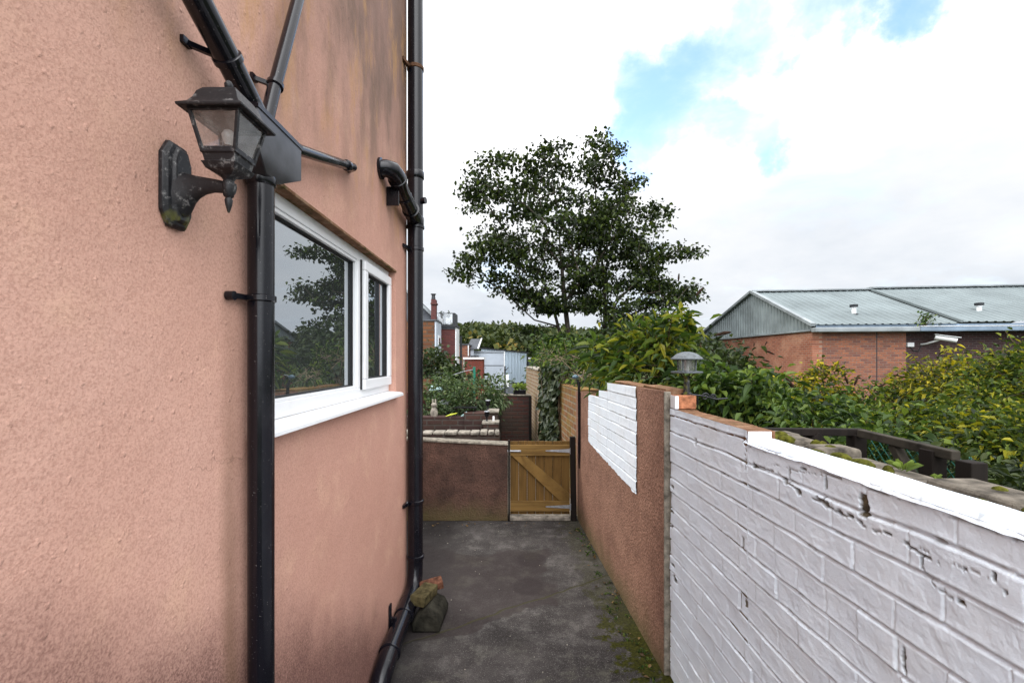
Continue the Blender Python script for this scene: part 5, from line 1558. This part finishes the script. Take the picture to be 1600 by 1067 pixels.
wn = MB().box(x1 + .061, x1 + .085, 18.45, 19.0, P(0, 539, 18.6).z, P(0, 524, 18.6).z).build('window', MT['wpaint'], hA)
MB().box(x1 + .086, x1 + .09, 18.55, 18.9, P(0, 537, 18.6).z, P(0, 528, 18.6).z).build('pane', MT['glass'], wn)

hB = thing('brick_extension', 'maroon brick flat roofed extension with a glass railed roof terrace', 'building', (-2.9, 20.6, 0))
fbox(686.5, 710.8, 514, 620, 20, 1.2, 0).build('wall', MT['brickE'], hB)
x2, z2 = xz(711, 512, 20)
MB().box(x2 + .002, x2 + .05, 20.03, 21.2, 0, z2).build('white_wall', MT['wpaint'], hB)
fbox(685.5, 713, 507, 511, 19.9, 1.3).build('fascia', MT['darkm'], hB)
fbox(686.5, 711.5, 511, 514, 19.96, 1.2).build('lead_band', MT['slate'], hB)
rl = fbox(683, 711, 489, 490, 19.95, .04).build('railing', MT['darkm'], hB)
fbox(707, 710.8, 489, 508, 19.95, 1.0).build('railing_screen', MT['darkm'], hB)
fbox(683, 706.5, 490, 506.5, 19.96, .02).build('railing_pane', mat_clear_glass('clear_balustrade', .10, (.7, .75, .8)), hB)
for q_ in (684, 695):
    fbox(q_, q_ + .9, 490, 507, 19.95, .04).build('railing_post', MT['zinc'], hB)
MB().tube([(x2 + .12, 21.25, 0), (x2 + .12, 21.25, z2 - .3)], .05, 10).build('downpipe', MT['darkm'], hB)
wv = fbox(688, 703, 562, 569, 19.99, .02).build('window', MT['slate'], hB)


def potplant(px, label):
    x, z = xz(px, 506, 20.5)
    r = thing('terrace_plant', label, 'pot plant', (x, 20.5, z), 'plants on the roof terrace')
    MB().loft([sq(x - .09, x + .09, 20.41, 20.59, z), sq(x - .11, x + .11, 20.39, 20.61, z + .22)]).build('pot', MT['wpaint'], r)
    MB().tube([(x, 20.5, z + .2), (x, 20.5, z + .38)], .014, 6).build('stem', MT['twig'], r)
    n = 70; leaf_mesh('foliage', np.array([x, 20.5, z + .42]) + rng.normal(0, .055, (n, 3)), rdir(n), .08 + .04 * rng.random(n), .5, MT['drk'], r)


potplant(689.5, 'left of two pot plants behind the glass roof terrace rail'); potplant(700.5, 'right of two pot plants behind the glass roof terrace rail')

hC = thing('small_brick_house', 'small brown brick house end with slate roof and white verge', 'house', (-2.4, 25, 0))
fbox(717, 731, 539, 600, 24, 2, 0).build('wall', MT['brickM'], hC)
fbox(716.5, 732, 537, 539, 23.95, 2).build('roof_edge', MT['slate'], hC)
fbox(731, 732.5, 539, 556, 23.97, .1).build('corner_trim', MT['wpaint'], hC)
xa, za_ = xz(730, 546, 25.6); xb, zb_ = xz(748, 535, 25.6)
MB().extrude([(xa, 25.2, za_), (xb, 25.2, za_), (xb, 28, zb_ + .25), (xa, 28, zb_ + .25)], (0, .02, .06)).build('roof', MT['slate'], hC)
k = MB(); k.bar((xb, 25.15, za_ + .05), (xb, 28.05, zb_ + .33), .08, .06); k.build('verge', MT['wpaint'], hC)
fbox(735, 740, 546, 552, 25.3, .3, 0).build('side_wall', MT['greyren'], hC)

hD = thing('grey_rendered_block', 'pale grey rendered flat roofed building in front of the metal shed', 'building', (-1, 27, 0))
fbox(738, 787, 551, 620, 26, 2, 0).build('wall', MT['greyren'], hD)
fbox(737.5, 787.5, 548, 551, 25.95, 2.1).build('parapet', simple('grey_parapet', (.30, .33, .37), .8, .2, .1, 1), hD)
fbox(738, 787, 570.6, 571.6, 25.985, .02).build('string_course', MT['slate'], hD)
fbox(787.2, 789, 549, 605, 25.97, .1).build('downpipe', MT['wpaint'], hD)

hE = thing('metal_shed', 'pale blue ribbed metal clad shed with a low dark roof edge', 'shed', (.2, 31, 0))
x0, z0_ = xz(752, 545, 30); x1_, z1_ = xz(823, 552, 30)
xm, zm = xz(788, 548, 30)
vs = []; fs = []; a = x0; prof = []
while a < x1_:
    for off, t in ((0, 0), (.12, 0), (.14, .03), (.18, .03), (.20, 0)):
        if a + off <= x1_: prof.append((a + off, t))
    a += .20
for (a, t) in prof: vs += [(a, 30 - t, 0), (a, 30 - t, z0_ + (z1_ - z0_) * (a - x0) / (x1_ - x0))]
for i in range(len(prof) - 1): fs.append((2 * i, 2 * i + 2, 2 * i + 3, 2 * i + 1))
MB().add(vs, fs).build('cladding', MT['bluclad'], hE)
k = MB(); k.bar((x0 - .1, 29.93, z0_ + .05), (x1_ + .1, 29.93, z1_ + .05), .12, .09); k.build('roof_edge', MT['darkm'], hE)
k = MB(); k.extrude([(x0, 30.05, z0_), (x1_, 30.05, z1_), (x1_, 30.05, 0), (x0, 30.05, 0)], (0, 9, 0)); k.build('shell', MT['bluclad'], hE)
MB().box(x1_ + .001, x1_ + .10, 29.95, 30.3, 0, z1_).build('corner_trim', MT['darkm'], hE)
fbox(790, 826, 598, 600, 29.85, .1).build('base_trim', MT['darkm'], hE)

hF = thing('red_brick_outhouse', 'small bright red brick outhouse with a white capped flat roof', 'outhouse', (-1.3, 15.5, 0))
fbox(726, 754, 561, 640, 15, 1.0, 0).build('wall', MT['brickR'], hF)
fbox(723.5, 755.5, 558.3, 561.2, 14.95, 1.1).build('parapet', MT['wpaint'], hF)
fbox(723.5, 726, 561.4, 600, 14.97, .4, 0).build('corner_post', MT['paleStone'], hF)
fbox(734, 747, 555.5, 558.2, 15.3, .5).build('skylight', MT['darkm'], hF)
tag(fbox(790, 815, 601, 640, 20, .3, 0).build('yard_wall', MT['slate'], None), 'grey yard wall below the pale blue metal shed', 'wall')
up = thing('utility_post', 'thin dark post with a side arm in front of the grey block', 'post', P(789, 620, 18))
a_ = P(789, 572, 18); MB().tube([(a_.x, 18, 0), a_], .03, 8).build('post', MT['darkm'], up)
MB().tube([P(789, 580, 18), P(794, 574, 18)], .018, 6).build('arm', MT['darkm'], up)
tag(fbox(790.5, 795, 585, 604, 17, .05).build('white_board', MT['wpaint'], None), 'upright white board beside the thin dark post', 'board')
fr_ = thing('flat_roof_garage', 'low garage with a white edged flat roof behind the tall brick wall', 'garage', (1.0, 34, 0))
fbox(823, 850, 561, 600, 34, 3, 0).build('wall', MT['slate'], fr_)
fbox(821, 852, 558.5, 561, 33.9, 3.2).build('roof_edge', MT['wpaint'], fr_)

# ================================================================== CAMERA, SKY, SUN
cam = bpy.data.cameras.new('camera'); co = bpy.data.objects.new('camera', cam); C.objects.link(co)
co.location = (0, 0, EYE); co.rotation_euler = (math.radians(90), 0, 0)
cam.sensor_width = 36; cam.lens = 36 * F / 1600; cam.shift_y = (HY - 533.5) / 1600; cam.clip_end = 5000; cam.clip_start = .02
bpy.context.scene.camera = co

sun_dir = Vector((-.74, .30, .60)).normalized()
el = math.asin(sun_dir.z); az = math.atan2(sun_dir.x, sun_dir.y)      # from +Y towards +X
sl_ = bpy.data.lights.new('sun', 'SUN'); so = bpy.data.objects.new('sun', sl_); C.objects.link(so)
sl_.energy = 1.5; sl_.angle = math.radians(10); sl_.color = (1.0, .95, .87)
so.rotation_euler = (-sun_dir).to_track_quat('-Z', 'Y').to_euler(); so.location = (-6, 6, 8)

w = bpy.data.worlds.new('World'); bpy.context.scene.world = w; w.use_nodes = True
nt = w.node_tree; nt.nodes.clear()


def N(t, **kw):
    nd = nt.nodes.new(t)
    for k_, v_ in kw.items(): setattr(nd, k_, v_)
    return nd


def S(sock, v):
    if hasattr(v, 'is_output'): nt.links.new(v, sock)
    else: sock.default_value = v


def mth(op, a, b=0.0, clamp=False):
    nd = N('ShaderNodeMath', operation=op, use_clamp=clamp); S(nd.inputs[0], a); S(nd.inputs[1], b); return nd.outputs[0]


def rmp(v, a, b, c_=0.0, d_=1.0):
    nd = N('ShaderNodeMapRange', interpolation_type='SMOOTHSTEP'); S(nd.inputs[0], v)
    for i, q_ in enumerate((a, b, c_, d_)): nd.inputs[i + 1].default_value = q_
    return nd.outputs[0]


tc = N('ShaderNodeTexCoord'); D = tc.outputs['Generated']
sky = N('ShaderNodeTexSky', sky_type='NISHITA'); sky.sun_disc = False
sky.sun_elevation = el; sky.sun_rotation = az; sky.altitude = 50; sky.air_density = 1.0; sky.dust_density = 0.6; sky.ozone_density = 2.5
sp = N('ShaderNodeSeparateXYZ'); S(sp.inputs[0], D)
den = mth('ADD', mth('MAXIMUM', sp.outputs[2], 0.0), .28)
cb = N('ShaderNodeCombineXYZ'); S(cb.inputs[0], mth('DIVIDE', sp.outputs[0], den)); S(cb.inputs[1], mth('DIVIDE', sp.outputs[1], den))


def nz(scale, det, rough, dist=0.0, off=0.0):
    nd = N('ShaderNodeTexNoise'); S(nd.inputs['Vector'], cb.outputs[0])
    nd.inputs['Scale'].default_value = scale; nd.inputs['Detail'].default_value = det; nd.inputs['Roughness'].default_value = rough
    nd.inputs['Distortion'].default_value = dist
    return nd.outputs['Fac']


n1 = nz(2.6, 9, .58, .35); n2 = nz(1.1, 6, .6)


def lobe(px, py, r0, r1):
    v = Vector(((px - HX) / F, 1, (HY - py) / F)).normalized()
    nd = N('ShaderNodeVectorMath', operation='DOT_PRODUCT'); S(nd.inputs[0], DW); nd.inputs[1].default_value = v
    return rmp(nd.outputs['Value'], math.cos(math.radians(r0)), math.cos(math.radians(r1)))


wn_ = N('ShaderNodeTexNoise'); S(wn_.inputs['Vector'], D); wn_.inputs['Scale'].default_value = 5.5; wn_.inputs['Detail'].default_value = 7; wn_.inputs['Roughness'].default_value = .6
wv_ = N('ShaderNodeVectorMath', operation='MULTIPLY_ADD'); S(wv_.inputs[0], wn_.outputs['Color']); wv_.inputs[1].default_value = (.26, .26, .26); wv_.inputs[2].default_value = (-.13, -.13, -.13)
wa_ = N('ShaderNodeVectorMath', operation='ADD'); S(wa_.inputs[0], D); S(wa_.inputs[1], wv_.outputs[0])
wd_ = N('ShaderNodeVectorMath', operation='NORMALIZE'); S(wd_.inputs[0], wa_.outputs[0]); DW = wd_.outputs[0]
gap = lobe(1010, 215, 5.5, 1)
for a_ in ((1060, 170, 6.5, 1.5), (1130, 195, 4.5, 1), (1010, 130, 6, 1), (1110, 90, 7, 1), (1180, 40, 6, 1), (1300, 0, 4.5, 1), (1410, 15, 4.5, 1), (1170, 215, 3, .5), (985, 245, 3.5, .5)):
    gap = mth('MAXIMUM', gap, lobe(*a_))
cov = mth('ADD', mth('SUBTRACT', 1.02, mth('MULTIPLY', gap, .75)), mth('MULTIPLY', mth('SUBTRACT', n1, .5), 1.7))
cov = rmp(cov, .10, 1.0)
# cloud shading: bright white overhead, soft blue-grey undersides towards the horizon
hz = rmp(sp.outputs[2], .03, .42)
shade = mth('ADD', mth('MULTIPLY', hz, .55), mth('MULTIPLY', mth('SUBTRACT', n2, .5), 1.15))
shade = mth('ADD', shade, .25, True)
cr = N('ShaderNodeValToRGB'); S(cr.inputs[0], shade)
e = cr.color_ramp.elements; e[0].position = .12; e[0].color = (.42, .455, .505, 1); e[1].position = .95; e[1].color = (1.0, 1.0, 1.02, 1)
x_ = cr.color_ramp.elements.new(.38); x_.color = (.525, .55, .585, 1)
x2_ = cr.color_ramp.elements.new(.60); x2_.color = (.61, .62, .635, 1)
bl_ = N('ShaderNodeMix', data_type='RGBA', blend_type='MULTIPLY'); bl_.inputs[0].default_value = 1.0
S(bl_.inputs[6], sky.outputs[0]); bl_.inputs[7].default_value = (3.6, 3.55, 3.5, 1)
bg1 = N('ShaderNodeBackground'); S(bg1.inputs[0], bl_.outputs[2]); bg1.inputs[1].default_value = .13
bg2 = N('ShaderNodeBackground'); S(bg2.inputs[0], cr.outputs[0])
# added bright bank behind the viewer acts as flash fill; sky overhead raised too
vb_ = N('ShaderNodeVectorMath', operation='DOT_PRODUCT'); S(vb_.inputs[0], D); vb_.inputs[1].default_value = Vector((.05, -1, .55)).normalized()
fill_lobe = mth('MULTIPLY', rmp(vb_.outputs['Value'], .55, .95), 4.3)
S(bg2.inputs[1], mth('ADD', mth('ADD', 1.65, fill_lobe), mth('MULTIPLY', rmp(sp.outputs[2], .35, .95), 1.5)))
ms = N('ShaderNodeMixShader'); S(ms.inputs[0], cov); nt.links.new(bg1.outputs[0], ms.inputs[1]); nt.links.new(bg2.outputs[0], ms.inputs[2])
ow = N('ShaderNodeOutputWorld'); nt.links.new(ms.outputs[0], ow.inputs[0])

sc = bpy.context.scene
sc.view_settings.view_transform = 'Standard'; sc.view_settings.look = 'None'; sc.view_settings.exposure = 0
sc.render.engine = 'CYCLES'
sc.cycles.use_denoising = True
sc.cycles.max_bounces = 7; sc.cycles.diffuse_bounces = 4; sc.cycles.glossy_bounces = 3; sc.cycles.transparent_max_bounces = 10
sc.cycles.sample_clamp_indirect = 6
